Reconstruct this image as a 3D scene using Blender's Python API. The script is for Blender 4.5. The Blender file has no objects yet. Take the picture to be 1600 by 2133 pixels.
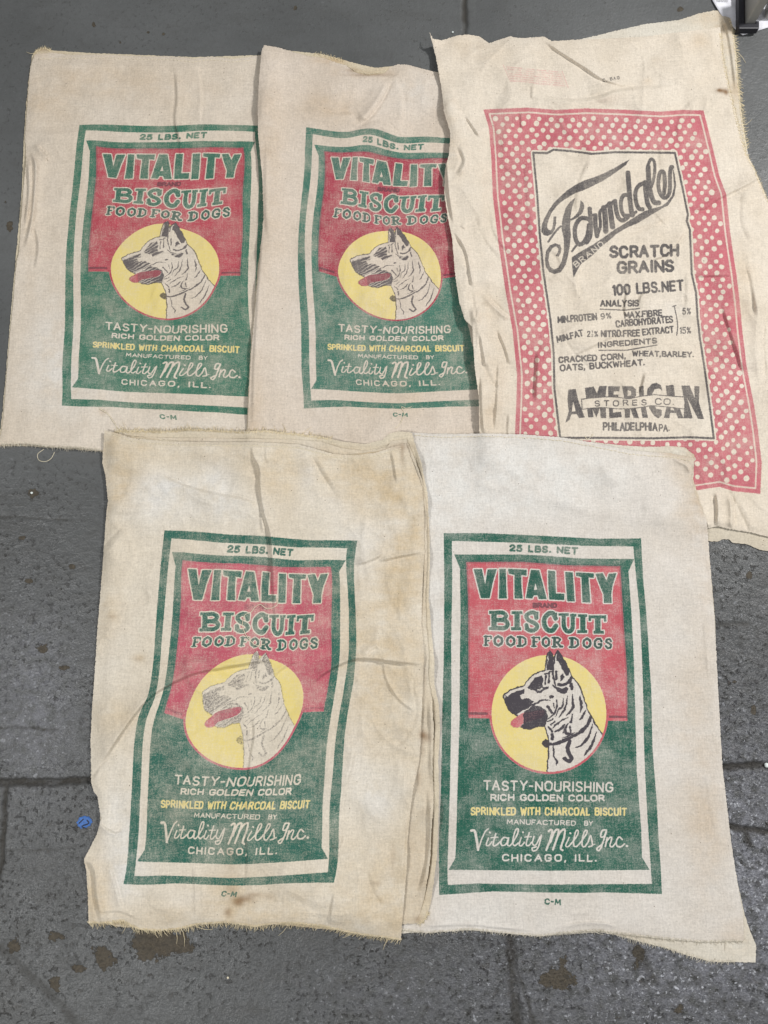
import bpy, math, random
import numpy as np
random.seed(7)
RNG = np.random.RandomState(11)
C = bpy.context.scene.collection
SC = bpy.context.scene

# ------------------------------------------------------------------ camera
TILT, CAM_H, FPX, CX, CY = math.radians(9.5), 1.36, 1600.0, 800.0, 1066.5
CAMP = np.array([0.0, -CAM_H * math.tan(TILT), CAM_H])
cam_d = bpy.data.cameras.new('camera')
cam_d.sensor_width = 36.0
cam_d.lens = FPX / 2133.0 * 36.0
cam_d.clip_start, cam_d.clip_end = 0.05, 60.0
cam = bpy.data.objects.new('camera', cam_d)
C.objects.link(cam)
cam.location = CAMP
cam.rotation_euler = (TILT, 0, 0)
SC.camera = cam
# ------------------------------------------------------------------ light
world = bpy.data.worlds.new('World')
SC.world = world
world.use_nodes = True
bg = world.node_tree.nodes['Background']
bg.inputs[0].default_value = (0.97, 0.985, 1.0, 1)
bg.inputs[1].default_value = 0.22


def lamp(name, loc, target, sx, sy, watts, col):
    d = bpy.data.lights.new(name, 'AREA')
    d.shape = 'RECTANGLE'
    d.size, d.size_y, d.energy, d.color = sx, sy, watts, col
    o = bpy.data.objects.new(name, d)
    C.objects.link(o)
    o.location = loc
    v = np.array(target, float) - np.array(loc, float)
    yaw = math.atan2(-v[0], v[1])
    pitch = math.atan2(math.hypot(v[0], v[1]), -v[2])
    o.rotation_euler = (pitch, 0, yaw)
    return o


lamp('ceiling_lamp', (2.3, 1.35, 2.7), (0, 0, 0), 0.36, 0.36, 104, (1.0, 0.985, 0.97))
lamp('ceiling_lamp', (-1.9, -1.3, 2.7), (0, 0, 0), 0.4, 0.4, 50, (1.0, 0.995, 0.985))
lamp('ceiling_lamp', (1.85, -1.75, 3.1), (0.3, -0.5, 0), 0.7, 0.4, 15, (0.92, 0.96, 1.0))
SC.view_settings.view_transform = 'Standard'
SC.view_settings.look = 'None'
SC.view_settings.exposure = 0.0
SC.view_settings.gamma = 1.0
SC.view_settings.use_curve_mapping = False

# ------------------------------------------------------------------ helpers
ct, st = math.cos(TILT), math.sin(TILT)


def P(px, py, z=0.0):
    """point of the floor plane (or of the plane at height z) seen at a place in the photograph"""
    px = np.asarray(px, float); py = np.asarray(py, float); z = np.asarray(z, float)
    dx = (px - CX) / FPX; dy = -(py - CY) / FPX
    wy = ct * dy + st; wz = st * dy - ct
    t = (z - CAMP[2]) / wz
    return np.stack([CAMP[0] + t * dx, CAMP[1] + t * wy, np.broadcast_to(z, t.shape) + 0 * t], -1)


GX0, GY0, GS = -60.0, -20.0, 1.6
NXG, NYG = 1106, 1350
gx = GX0 + GS * np.arange(NXG); gy = GY0 + GS * np.arange(NYG)
GX, GY = np.meshgrid(gx, gy)


def blur(a, s):
    """gaussian blur on the height grid, s in grid cells"""
    s = s * 2.0 / GS
    p = int(3 * s) + 2
    b = np.pad(a, p, mode='edge')
    fy = np.fft.fftfreq(b.shape[0])[:, None]; fx = np.fft.rfftfreq(b.shape[1])[None]
    f = np.exp(-2 * (math.pi * s) ** 2 * (fx * fx + fy * fy))
    return np.fft.irfft2(np.fft.rfft2(b) * f, b.shape)[p:-p, p:-p]


def noise(sx, sy=None, shape=None):
    sy = sy or sx
    sx, sy = sx * 2.0 / GS, sy * 2.0 / GS
    shape = shape or (NYG, NXG)
    n = RNG.randn(*shape)
    fy = np.fft.fftfreq(shape[0])[:, None]; fx = np.fft.rfftfreq(shape[1])[None]
    f = np.exp(-2 * math.pi ** 2 * ((sx * fx) ** 2 + (sy * fy) ** 2))
    n = np.fft.irfft2(np.fft.rfft2(n) * f, shape)
    return (n - n.mean()) / n.std()


def polymask(pts, X, Y):
    m = np.zeros(X.shape, bool)
    pts = np.asarray(pts, float)
    n = len(pts)
    for i in range(n):
        x1, y1 = pts[i]; x2, y2 = pts[(i + 1) % n]
        if y1 == y2: continue
        lo, hi = min(y1, y2), max(y1, y2)
        c = (Y >= lo) & (Y < hi)
        xi = x1 + (Y - y1) * (x2 - x1) / (y2 - y1)
        m ^= c & (X < xi)
    return m


def resample(pts, n):
    pts = np.asarray(pts, float)
    s = np.r_[0, np.cumsum(np.hypot(*np.diff(pts, axis=0).T))]
    t = np.linspace(0, s[-1], n)
    return np.stack([np.interp(t, s, pts[:, 0]), np.interp(t, s, pts[:, 1])], -1)


def smooth(pts, k=6):
    """Catmull-Rom through the points"""
    p = np.asarray(pts, float)
    if len(p) < 3: return p
    q = np.vstack([2 * p[0] - p[1], p, 2 * p[-1] - p[-2]])
    out = []
    for i in range(1, len(q) - 2):
        a, b, c, d = q[i - 1:i + 3]
        for t in np.linspace(0, 1, k, endpoint=False):
            out.append(.5 * (2 * b + (c - a) * t + (2 * a - 5 * b + 4 * c - d) * t * t + (3 * b - a - 3 * c + d) * t ** 3))
    out.append(p[-1])
    return np.array(out)


def sample(F, px, py):
    u = np.clip((np.asarray(px) - GX0) / GS, 0, NXG - 1.001); v = np.clip((np.asarray(py) - GY0) / GS, 0, NYG - 1.001)
    i = u.astype(int); j = v.astype(int); a = u - i; b = v - j
    return F[j, i] * (1 - a) * (1 - b) + F[j, i + 1] * a * (1 - b) + F[j + 1, i] * (1 - a) * b + F[j + 1, i + 1] * a * b


def tag(o, label=None, cat=None, group=None, kind=None):
    if label: o['label'] = label
    if cat: o['category'] = cat
    if group: o['group'] = group
    if kind: o['kind'] = kind
    return o


def empty(name, loc):
    o = bpy.data.objects.new(name, None)
    o.empty_display_size = 0.05
    o.location = loc
    C.objects.link(o)
    return o


def mesh_obj(name, V, F, mat, parent=None, N=None, uv=None, col=None, smooth_=True):
    """V (n,3) world points, F (m,4) quads (or list), N per vertex normals"""
    off = np.array(parent.matrix_world.translation if False else _wloc(parent))
    V = np.asarray(V, float) - off
    me = bpy.data.meshes.new(name)
    F = np.asarray(F, np.int64)
    k = F.shape[1]
    me.vertices.add(len(V)); me.vertices.foreach_set('co', V.astype(np.float32).ravel())
    me.loops.add(F.size); me.loops.foreach_set('vertex_index', F.astype(np.int32).ravel())
    me.polygons.add(len(F)); me.polygons.foreach_set('loop_start', np.arange(0, F.size, k, dtype=np.int32))
    me.update(calc_edges=True)
    if uv is not None:
        l = me.uv_layers.new(name='UVMap')
        l.data.foreach_set('uv', np.asarray(uv, np.float32)[F.ravel()].ravel())
    if col is not None:
        a = me.color_attributes.new('wear', 'FLOAT_COLOR', 'POINT')
        a.data.foreach_set('color', np.asarray(col, np.float32).ravel())
    me.polygons.foreach_set('use_smooth', np.full(len(F), smooth_))
    me.validate()
    if N is not None and len(me.polygons) == len(F):
        me.normals_split_custom_set_from_vertices(np.asarray(N, np.float32).tolist())
    o = bpy.data.objects.new(name, me)
    me.materials.append(mat)
    C.objects.link(o)
    if parent: o.parent = parent
    return o


def _wloc(o):
    p = np.zeros(3)
    while o is not None:
        p = p + np.array(o.location); o = o.parent
    return p


def tubes(paths, r, sides=4):
    """list of (n,3) world polylines -> V, F"""
    VV, FF = [], []
    base = 0
    for pth in paths:
        pth = np.asarray(pth, float); n = len(pth)
        T = np.gradient(pth, axis=0); T /= np.linalg.norm(T, axis=1)[:, None] + 1e-9
        up = np.array([0, 0, 1.0])
        A = np.cross(T, up); A /= np.linalg.norm(A, axis=1)[:, None] + 1e-9
        B = np.cross(A, T)
        rr = r if np.isscalar(r) else np.asarray(r)[:n, None]
        ring = []
        for k in range(sides):
            a = 2 * math.pi * k / sides + .6
            ring.append(pth + (A * math.cos(a) + B * math.sin(a)) * rr)
        V = np.stack(ring, 1).reshape(-1, 3)
        idx = np.arange(n * sides).reshape(n, sides)
        f = np.stack([idx[:-1], np.roll(idx[:-1], -1, 1), np.roll(idx[1:], -1, 1), idx[1:]], -1).reshape(-1, 4) + base
        VV.append(V); FF.append(f); base += len(V)
    return np.vstack(VV), np.vstack(FF)


# ------------------------------------------------------------------ print artwork (drawn as vectors, inked by numpy)
class Canvas:
    def __init__(s, x0, y0, x1, y1, res):
        s.x0, s.y0, s.x1, s.y1, s.res = x0, y0, x1, y1, res
        s.w, s.h = int((x1 - x0) * res), int((y1 - y0) * res)

    def new(s):
        return np.zeros((s.h, s.w), np.float32)

    def win(s, xa, ya, xb, yb):
        i0 = max(0, int((xa - s.x0) * s.res) - 2); i1 = min(s.w, int((xb - s.x0) * s.res) + 3)
        j0 = max(0, int((ya - s.y0) * s.res) - 2); j1 = min(s.h, int((yb - s.y0) * s.res) + 3)
        if i1 <= i0 or j1 <= j0: return None
        X, Y = np.meshgrid(s.x0 + (np.arange(i0, i1) + .5) / s.res, s.y0 + (np.arange(j0, j1) + .5) / s.res)
        return (slice(j0, j1), slice(i0, i1)), X, Y

    def poly(s, L, pts, val=1.0, hole=False, sm=False):
        p = np.asarray(pts, float)
        if sm: p = smooth(np.vstack([p, p[:1]]), 5)[:-1]
        w = s.win(p[:, 0].min(), p[:, 1].min(), p[:, 0].max(), p[:, 1].max())
        if w is None: return
        sl, X, Y = w
        acc = np.zeros(X.shape, np.float32)
        q = .25 / s.res
        for ox, oy in ((-q, -q), (q, -q), (-q, q), (q, q)):
            acc += polymask(p, X + ox, Y + oy)
        acc /= 4
        if hole: L[sl] = np.minimum(L[sl], 1 - acc)
        else: L[sl] = np.maximum(L[sl], acc * val)

    def stroke(s, L, pts, w, val=1.0, hole=False, sm=False, w2=None, tap=False):
        p = np.asarray(pts, float)
        if sm and len(p) > 2: p = smooth(p, 4)
        if len(p) == 1: p = np.vstack([p, p + .01])
        n = len(p) - 1
        for i in range(n):
            a, b = p[i], p[i + 1]
            wa = w if w2 is None else w + (w2 - w) * i / n
            if tap: wa = w * (.4 + .75 * math.sin(math.pi * (i + .5) / n) ** .8)
            wn = s.win(min(a[0], b[0]) - wa, min(a[1], b[1]) - wa, max(a[0], b[0]) + wa, max(a[1], b[1]) + wa)
            if wn is None: continue
            sl, X, Y = wn
            d = b - a
            t = np.clip(((X - a[0]) * d[0] + (Y - a[1]) * d[1]) / (d @ d + 1e-9), 0, 1)
            D = np.hypot(X - a[0] - t * d[0], Y - a[1] - t * d[1])
            c = np.clip((wa / 2 - D) * s.res + .5, 0, 1)
            if hole: L[sl] = np.minimum(L[sl], 1 - c * val)
            else: L[sl] = np.maximum(L[sl], c * val)


GL = {
 'A': (.8, [[(0, 0), (.4, 1), (.8, 0)], [(.16, .34), (.64, .34)]]),
 'B': (.72, [[(0, 0), (0, 1), (.5, 1), (.64, .88), (.64, .64), (.5, .53), (0, .53)], [(.5, .53), (.72, .4), (.72, .13), (.55, 0), (0, 0)]]),
 'C': (.74, [[(.74, .8), (.56, 1), (.2, 1), (0, .78), (0, .22), (.2, 0), (.56, 0), (.74, .2)]]),
 'D': (.74, [[(0, 0), (0, 1), (.5, 1), (.74, .76), (.74, .24), (.5, 0), (0, 0)]]),
 'E': (.62, [[(.62, 1), (0, 1), (0, 0), (.62, 0)], [(0, .52), (.52, .52)]]),
 'F': (.6, [[(.62, 1), (0, 1), (0, 0)], [(0, .5), (.52, .5)]]),
 'G': (.78, [[(.74, .82), (.56, 1), (.2, 1), (0, .78), (0, .22), (.2, 0), (.56, 0), (.76, .2), (.76, .46), (.46, .46)]]),
 'H': (.72, [[(0, 0), (0, 1)], [(.72, 0), (.72, 1)], [(0, .5), (.72, .5)]]),
 'I': (.02, [[(0, 0), (0, 1)]]),
 'J': (.5, [[(.5, 1), (.5, .2), (.3, 0), (.1, 0), (0, .2)]]),
 'K': (.72, [[(0, 0), (0, 1)], [(.7, 1), (0, .42)], [(.24, .6), (.74, 0)]]),
 'L': (.56, [[(0, 1), (0, 0), (.56, 0)]]),
 'M': (.92, [[(0, 0), (.06, 1), (.46, .25), (.86, 1), (.92, 0)]]),
 'N': (.74, [[(0, 0), (0, 1), (.74, 0), (.74, 1)]]),
 'O': (.8, [[(.2, 0), (0, .22), (0, .78), (.2, 1), (.6, 1), (.8, .78), (.8, .22), (.6, 0), (.2, 0)]]),
 'P': (.66, [[(0, 0), (0, 1), (.48, 1), (.66, .85), (.66, .6), (.48, .45), (0, .45)]]),
 'R': (.7, [[(0, 0), (0, 1), (.48, 1), (.66, .85), (.66, .62), (.48, .48), (0, .48)], [(.36, .48), (.72, 0)]]),
 'S': (.66, [[(.64, .84), (.48, 1), (.18, 1), (.02, .84), (.02, .66), (.18, .54), (.5, .46), (.66, .32), (.66, .15), (.48, 0), (.16, 0), (0, .16)]]),
 'T': (.72, [[(0, 1), (.72, 1)], [(.36, 1), (.36, 0)]]),
 'U': (.72, [[(0, 1), (0, .2), (.18, 0), (.54, 0), (.72, .2), (.72, 1)]]),
 'V': (.76, [[(0, 1), (.38, 0), (.76, 1)]]),
 'W': (1.0, [[(0, 1), (.24, 0), (.5, .8), (.76, 0), (1, 1)]]),
 'X': (.74, [[(0, 0), (.74, 1)], [(0, 1), (.74, 0)]]),
 'Y': (.76, [[(0, 1), (.38, .48), (.76, 1)], [(.38, .48), (.38, 0)]]),
 '0': (.66, [[(.2, 0), (0, .22), (0, .78), (.2, 1), (.46, 1), (.66, .78), (.66, .22), (.46, 0), (.2, 0)]]),
 '1': (.22, [[(0, .82), (.2, 1), (.2, 0)]]),
 '2': (.64, [[(.02, .78), (.16, 1), (.48, 1), (.62, .82), (.6, .6), (.04, .1), (0, 0), (.66, 0)]]),
 '5': (.64, [[(.6, 1), (.08, 1), (.04, .56), (.44, .6), (.64, .42), (.64, .16), (.46, 0), (.14, 0), (0, .14)]]),
 '9': (.62, [[(.06, .04), (.3, 0), (.56, .3), (.62, .7), (.46, 1), (.14, 1), (0, .8), (.04, .56), (.2, .44), (.46, .48), (.6, .64)]]),
 '%': (.8, [[(.1, .98), (.02, .86), (.02, .7), (.14, .62), (.26, .72), (.26, .88), (.14, .98)], [(.1, 0), (.66, 1)], [(.6, .36), (.52, .26), (.52, .1), (.64, .0), (.76, .1), (.76, .26), (.64, .36)]]),
 '.': (.05, [[(0, .05), (.03, .05)]]),
 ',': (.08, [[(.05, .06), (0, -.16)]]),
 '-': (.4, [[(.04, .5), (.36, .5)]]),
 '/': (.5, [[(0, 0), (.5, 1)]]),
 ' ': (.3, []),
}


def text(cv, L, s, a, b, cap, w, val=1.0, hole=False, gap=.34, jit=.018):
    """stroke lettering from baseline point a to b (picture y down)"""
    a = np.array(a, float); b = np.array(b, float)
    adv = []; x = 0
    for ch in s:
        adv.append(x); x += GL[ch][0] + gap
    tot = x - gap
    d = b - a; ln = np.hypot(*d); ex = d / ln; ey = np.array([ex[1], -ex[0]])
    sx = (ln - w) / tot
    for ch, x in zip(s, adv):
        j = RNG.randn(2) * jit * cap
        for st_ in GL[ch][1]:
            q = [a + ex * ((x + px_) * sx + w / 2) + ey * (w / 2 + py_ * (cap - w)) + j + RNG.randn(2) * jit * cap * .5 for px_, py_ in st_]
            cv.stroke(L, q, w, val, hole)


def Z(ox, oy, s):
    return lambda pts: [(ox + x / s, oy + y / s) for x, y in pts]


# ---- dog biscuit print, drawn in the coordinates of the best preserved sack
DX0, DY0, DX1, DY1 = 900, 1096, 1396, 1900
cv = Canvas(DX0, DY0, DX1, DY1, 2.5)
green, red, yel, blk, dogH, dogF = [cv.new() for _ in range(6)]
z1, z2, za, zb, zd = Z(900, 1090, 3.2), Z(900, 1480, 3.2), Z(970, 1170, 4.706), Z(970, 1610, 4.571), Z(1010, 1340, 5.926)
outer = z1([(78, 65), (350, 66), (740, 83), (1000, 97), (1100, 103), (1393, 100), (1400, 230), (1410, 400), (1425, 560), (1440, 760), (1450, 950), (1462, 1110)]) + \
    z2([(1465, 60), (1470, 250), (1485, 450), (1498, 600), (1510, 850), (1525, 1050), (1533, 1224), (1150, 1212), (1000, 1216), (700, 1212), (400, 1206), (200, 1220), (48, 1230), (45, 900), (60, 500), (68, 0)]) + z1([(70, 1200), (78, 900), (82, 400)])
inner = z1([(133, 118), (600, 130), (1000, 150), (1342, 155), (1345, 200), (1360, 350), (1385, 600), (1400, 900), (1410, 1230)]) + \
    z2([(1410, 60), (1415, 300), (1435, 700), (1455, 1000), (1465, 1155), (1150, 1157), (800, 1160), (500, 1156), (300, 1152), (105, 1163), (103, 1060), (120, 500), (128, 60)]) + z1([(130, 1200), (128, 800), (135, 400)])
frame = z1([(148, 208), (600, 208), (740, 215), (1000, 235), (1348, 238), (1310, 320), (1330, 600), (1345, 900), (1355, 1240)]) + \
    z2([(1356, 60), (1365, 400), (1395, 800), (1400, 980), (1452, 1062), (800, 1068), (110, 1062), (155, 985), (160, 900), (170, 500), (185, 20)]) + z1([(183, 1200), (185, 1000), (190, 600), (186, 300)])
redrect = z1([(228, 258), (600, 257), (900, 280), (1255, 286), (1262, 400), (1280, 700), (1300, 1000), (1303, 1230)]) + z2([(1300, 0), (1303, 70), (243, 50)]) + z1([(240, 1240), (243, 900), (240, 500)])
cv.poly(green, outer); cv.poly(green, inner, hole=True); cv.poly(green, frame)
rr = cv.new(); cv.poly(rr, redrect)
ecx, ecy, erx, ery = 1143.6, 1486.0, 119.5, 121.8
th = np.linspace(0, 2 * math.pi, 90)[:-1]
ring = np.stack([ecx + (erx + 4.6) * np.cos(th), ecy + (ery + 4.6) * np.sin(th)], -1)
disc = np.stack([ecx + erx * np.cos(th), ecy + ery * np.sin(th)], -1)
rg, dc = cv.new(), cv.new()
cv.poly(rg, ring); cv.poly(dc, disc)
red = np.maximum(rr, rg)
# overprint: the red plate runs a little under the green frame and darkens its rim
blk = np.maximum(blk, .0 * rr)
for e in (z1([(228, 258), (600, 257), (900, 280), (1255, 286)]), z1([(228, 258), (240, 500), (243, 900), (240, 1300)]), z1([(1255, 286), (1262, 400), (1280, 700), (1300, 1000), (1303, 1300)])):
    cv.stroke(blk, e, 6.5, .38)
green *= 1 - np.maximum(rr, rg)
cv.poly(blk, z2([(243, 10), (372, 12), (372, 30), (243, 28)]), .75); cv.poly(blk, z2([(1178, 33), (1303, 36), (1303, 50), (1178, 49)]), .75)
# heavy lettering
let = cv.new()
for g in ([(78, 75), (160, 72), (192, 220), (215, 75), (305, 72), (268, 200), (235, 358), (150, 358)],
          [(330, 70), (395, 70), (398, 230), (405, 360), (325, 362), (330, 200)],
          [(415, 70), (600, 78), (598, 138), (545, 132), (548, 250), (560, 362), (480, 360), (478, 240), (478, 130), (425, 118)],
          [(640, 78), (722, 84), (760, 230), (795, 368), (718, 368), (705, 330), (668, 330), (655, 362), (590, 358), (610, 240)],
          [(808, 85), (878, 92), (885, 310), (968, 315), (968, 378), (820, 372), (810, 230)],
          [(975, 100), (1050, 104), (1060, 240), (1070, 390), (995, 388), (985, 240)],
          [(1080, 105), (1258, 115), (1255, 160), (1205, 155), (1215, 280), (1225, 402), (1145, 398), (1140, 280), (1135, 152), (1085, 140)],
          [(1272, 118), (1345, 112), (1380, 185), (1405, 118), (1480, 112), (1440, 230), (1428, 320), (1432, 405), (1355, 405), (1352, 320), (1310, 220)]):
    cv.poly(let, za(g))
cv.poly(let, za([(685, 212), (670, 277), (702, 272)]), hole=True)


def R_(x0, y0, x1, y1): cv.poly(let, za([(x0, y0), (x1, y0), (x1, y1), (x0, y1)]))
def S_(pts, w, sm=True, L=None): cv.stroke(let if L is None else L, za(pts), w / 4.706, sm=sm)


R_(252, 482, 304, 668); R_(230, 482, 310, 512); R_(228, 640, 310, 670)
S_([(295, 501), (360, 500), (396, 530), (365, 566), (295, 570)], 40); S_([(295, 572), (380, 575), (412, 613), (380, 650), (295, 651)], 42)
R_(478, 485, 530, 672); R_(450, 485, 556, 514); R_(445, 642, 546, 672)
S_([(694, 552), (680, 505), (635, 500), (595, 532), (620, 575), (680, 604), (702, 640), (665, 674), (612, 666), (596, 622)], 40); R_(690, 490, 714, 560); R_(580, 610, 602, 672)
S_([(882, 556), (860, 512), (820, 506), (776, 550), (771, 612), (800, 665), (850, 675), (886, 628)], 46); R_(874, 500, 898, 572)
S_([(962, 530), (964, 636), (1000, 684), (1046, 658), (1050, 530)], 42); R_(910, 505, 1012, 532); R_(1024, 510, 1085, 537)
R_(1124, 515, 1176, 698); R_(1100, 515, 1192, 542); R_(1095, 670, 1192, 700)
R_(1268, 525, 1322, 703); R_(1205, 525, 1380, 556); R_(1205, 525, 1230, 582); R_(1354, 528, 1380, 588); R_(1255, 676, 1356, 706)
food = cv.new()


def slab(ch, x0, x1, yt, yb):
    w = (x1 - x0); h = yb - yt
    def f(pts, k=.27): cv.stroke(food, za([(x0 + u * w, yb - v * h) for u, v in pts]), k * w / 4.706)
    if ch == 'F':
        f([(.28, .1), (.28, .9)], .3); f([(.1, .9), (.9, .9), (.9, .7)], .18); f([(.3, .5), (.62, .5)], .18); f([(.06, .08), (.52, .08)], .16)
    if ch == 'O':
        f([(.5, .92), (.2, .75), (.14, .5), (.2, .25), (.5, .08), (.8, .25), (.86, .5), (.8, .75), (.5, .92)], .25)
    if ch == 'D':
        f([(.28, .1), (.28, .9)], .3); f([(.06, .92), (.55, .92), (.84, .72), (.86, .3), (.55, .08), (.06, .08)], .2)
    if ch == 'R':
        f([(.26, .1), (.26, .9)], .28); f([(.06, .92), (.6, .92), (.8, .75), (.6, .5), (.3, .5)], .18); f([(.5, .5), (.8, .1), (.96, .1)], .22); f([(.06, .08), (.48, .08)], .15)
    if ch == 'G':
        f([(.84, .68), (.7, .9), (.4, .9), (.16, .7), (.14, .3), (.4, .08), (.7, .1), (.82, .3), (.82, .42), (.56, .42)], .24)
    if ch == 'S':
        f([(.8, .72), (.62, .92), (.3, .88), (.2, .68), (.5, .54), (.8, .38), (.74, .12), (.4, .06), (.18, .26)], .26)


for ch, a, b in zip('FOODFORDOGS', (175, 270, 393, 503, 643, 743, 843, 1013, 1143, 1253, 1360), (258, 372, 492, 602, 732, 832, 950, 1117, 1237, 1347, 1442)):
    yt = 722 + (a - 175) * .024
    slab(ch, a, b, yt, yt + 104)


def grow(L, r):
    out = L.copy(); k = int(round(r * cv.res))
    for dj in range(-k, k + 1):
        for di in range(-k, k + 1):
            if di * di + dj * dj <= k * k + 1: out = np.maximum(out, np.roll(np.roll(L, dj, 0), di, 1))
    return out


halo = np.maximum(grow(let, 2.2), grow(food, 1.9))
red = red * (1 - halo); blk *= 1 - halo
green = np.maximum(green, let)
green = np.maximum(green, food); blk = np.maximum(blk, food * .55); blk = np.maximum(blk, let * .14)
text(cv, blk, 'BRAND', (1109, 1266.5), (1161, 1267), 11.5, 3.6, .8)
# small lettering
text(cv, green, '25 LBS. NET', (1061, 1149), (1204, 1155.5), 15.5, 4.4, gap=.42)
text(cv, green, 'C-M', (1134.5, 1884), (1168.5, 1886), 13, 3.3, gap=.36)
wh = cv.new(); yt_ = cv.new()
text(cv, wh, 'TASTY-NOURISHING', (1006, 1646.5), (1278.5, 1651), 21.5, 3.5, gap=.38)
text(cv, wh, 'RICH GOLDEN COLOR', (1021.4, 1668), (1260, 1669.8), 14.5, 3.3, gap=.36)
text(cv, yt_, 'SPRINKLED WITH CHARCOAL BISCUIT', (980, 1698.5), (1306, 1699.5), 17.5, 3.4, gap=.42)
text(cv, wh, 'MANUFACTURED', (1055.8, 1717), (1199.7, 1720), 10.8, 2.0, gap=.34)
text(cv, wh, 'BY', (1216.8, 1720), (1235, 1720.5), 10.8, 2.0, gap=.3)
text(cv, wh, 'CHICAGO, ILL.', (1045.5, 1794.5), (1243.5, 1795.4), 15.8, 3.2, gap=.5)
for pts, w in (([(55, 548), (88, 556), (106, 640), (119, 732)], 24), ([(119, 732), (150, 640), (185, 562), (214, 533)], 13),
               ([(217, 620), (196, 685), (222, 690), (250, 655)], 13), ([(231, 566), (233, 570)], 17),
               ([(287, 578), (262, 680), (285, 692), (330, 655)], 14), ([(242, 616), (308, 612)], 10),
               ([(408, 622), (362, 616), (336, 655), (346, 690), (385, 678), (410, 620), (400, 682), (422, 692), (450, 662)], 14),
               ([(450, 662), (490, 590), (501, 540), (482, 534), (460, 590), (449, 668), (470, 691), (502, 668)], 14),
               ([(530, 615), (510, 682), (533, 692), (560, 660)], 13), ([(545, 564), (548, 567)], 17),
               ([(606, 570), (577, 676), (598, 692), (630, 660)], 14), ([(563, 611), (627, 607)], 10),
               ([(652, 606), (636, 670), (668, 686), (712, 604)], 14), ([(722, 594), (702, 676), (676, 733), (642, 741), (634, 716), (672, 704)], 14),
               ([(790, 556), (812, 541), (824, 562), (800, 650), (768, 734)], 19), ([(806, 660), (848, 556), (884, 541), (876, 600), (832, 730)], 19),
               ([(868, 620), (906, 556), (944, 541), (936, 620), (906, 715), (924, 737)], 19),
               ([(985, 616), (953, 690), (975, 702), (1008, 670)], 13), ([(996, 573), (999, 576)], 17),
               ([(1008, 672), (1066, 590), (1072, 550), (1050, 554), (1030, 640), (1032, 692), (1056, 700), (1088, 670)], 14),
               ([(1088, 670), (1146, 588), (1156, 550), (1132, 556), (1110, 640), (1112, 694), (1136, 700), (1168, 656)], 14),
               ([(1165, 660), (1190, 598), (1202, 645), (1206, 690), (1172, 702)], 14), ([(1206, 690), (1228, 680)], 10),
               ([(1340, 545), (1302, 548), (1286, 606), (1318, 604), (1342, 550), (1314, 640), (1290, 710), (1266, 740), (1250, 718), (1292, 688)], 15),
               ([(1348, 618), (1330, 700)], 15), ([(1335, 665), (1372, 616), (1392, 622), (1374, 690), (1398, 702), (1428, 668)], 14),
               ([(1492, 634), (1462, 610), (1436, 650), (1441, 695), (1480, 702), (1512, 676)], 15), ([(1535, 695), (1537, 696)], 22)):
    cv.stroke(wh, zb(pts), w / 4.571, sm=True)
green = green * (1 - np.maximum(wh, yt_))
blur_yl = yt_
# dog
sil = [(765, 1600), (790, 1300), (785, 1200), (760, 1080), (740, 1020), (640, 1020), (560, 1060), (480, 1045), (440, 1025), (400, 1040), (350, 1035), (318, 1000), (330, 960), (390, 920),
       (400, 890), (330, 850), (290, 820), (265, 760), (240, 690), (225, 650), (245, 620), (310, 580), (400, 545), (480, 520), (530, 450), (580, 400), (660, 360), (740, 330), (755, 250), (765, 150),
       (800, 90), (830, 130), (845, 200), (870, 140), (900, 90), (945, 150), (990, 230), (1040, 320), (1065, 400), (1090, 430), (1140, 480), (1180, 560), (1210, 660), (1260, 790), (1300, 880),
       (1350, 970), (1400, 1050), (1465, 1145)]
body = cv.new()
cv.poly(body, zd(sil + [(1400, 1290), (1300, 1420), (1150, 1530), (950, 1600)]))
body_c = body * np.maximum(dc, 0)
ears = cv.new(); cv.poly(ears, zd([(740, 330), (755, 250), (765, 150), (800, 90), (830, 130), (845, 200), (870, 140), (900, 90), (945, 150), (990, 230), (1040, 320)]))
ears *= 1
body_all = np.maximum(body_c, ears)
yel = dc * (1 - body_all)
red = red * (1 - dc) * (1 - ears)
green *= (1 - dc)
tongue = cv.new(); cv.poly(tongue, zd([(318, 1000), (332, 955), (395, 905), (470, 860), (600, 836), (715, 822), (745, 860), (700, 920), (590, 955), (480, 985), (440, 1025), (400, 1040), (350, 1035)]), sm=True)
red = np.maximum(red, tongue * .95)
X_, Y_ = np.meshgrid(cv.x0 + np.arange(cv.w) / cv.res, cv.y0 + np.arange(cv.h) / cv.res)
hatch = .5 + .5 * np.sin((X_ * .75 + Y_ * 1.0) * 2.1 + 1.6 * np.sin(X_ * .21) + 1.2 * np.sin(Y_ * .27))
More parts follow.
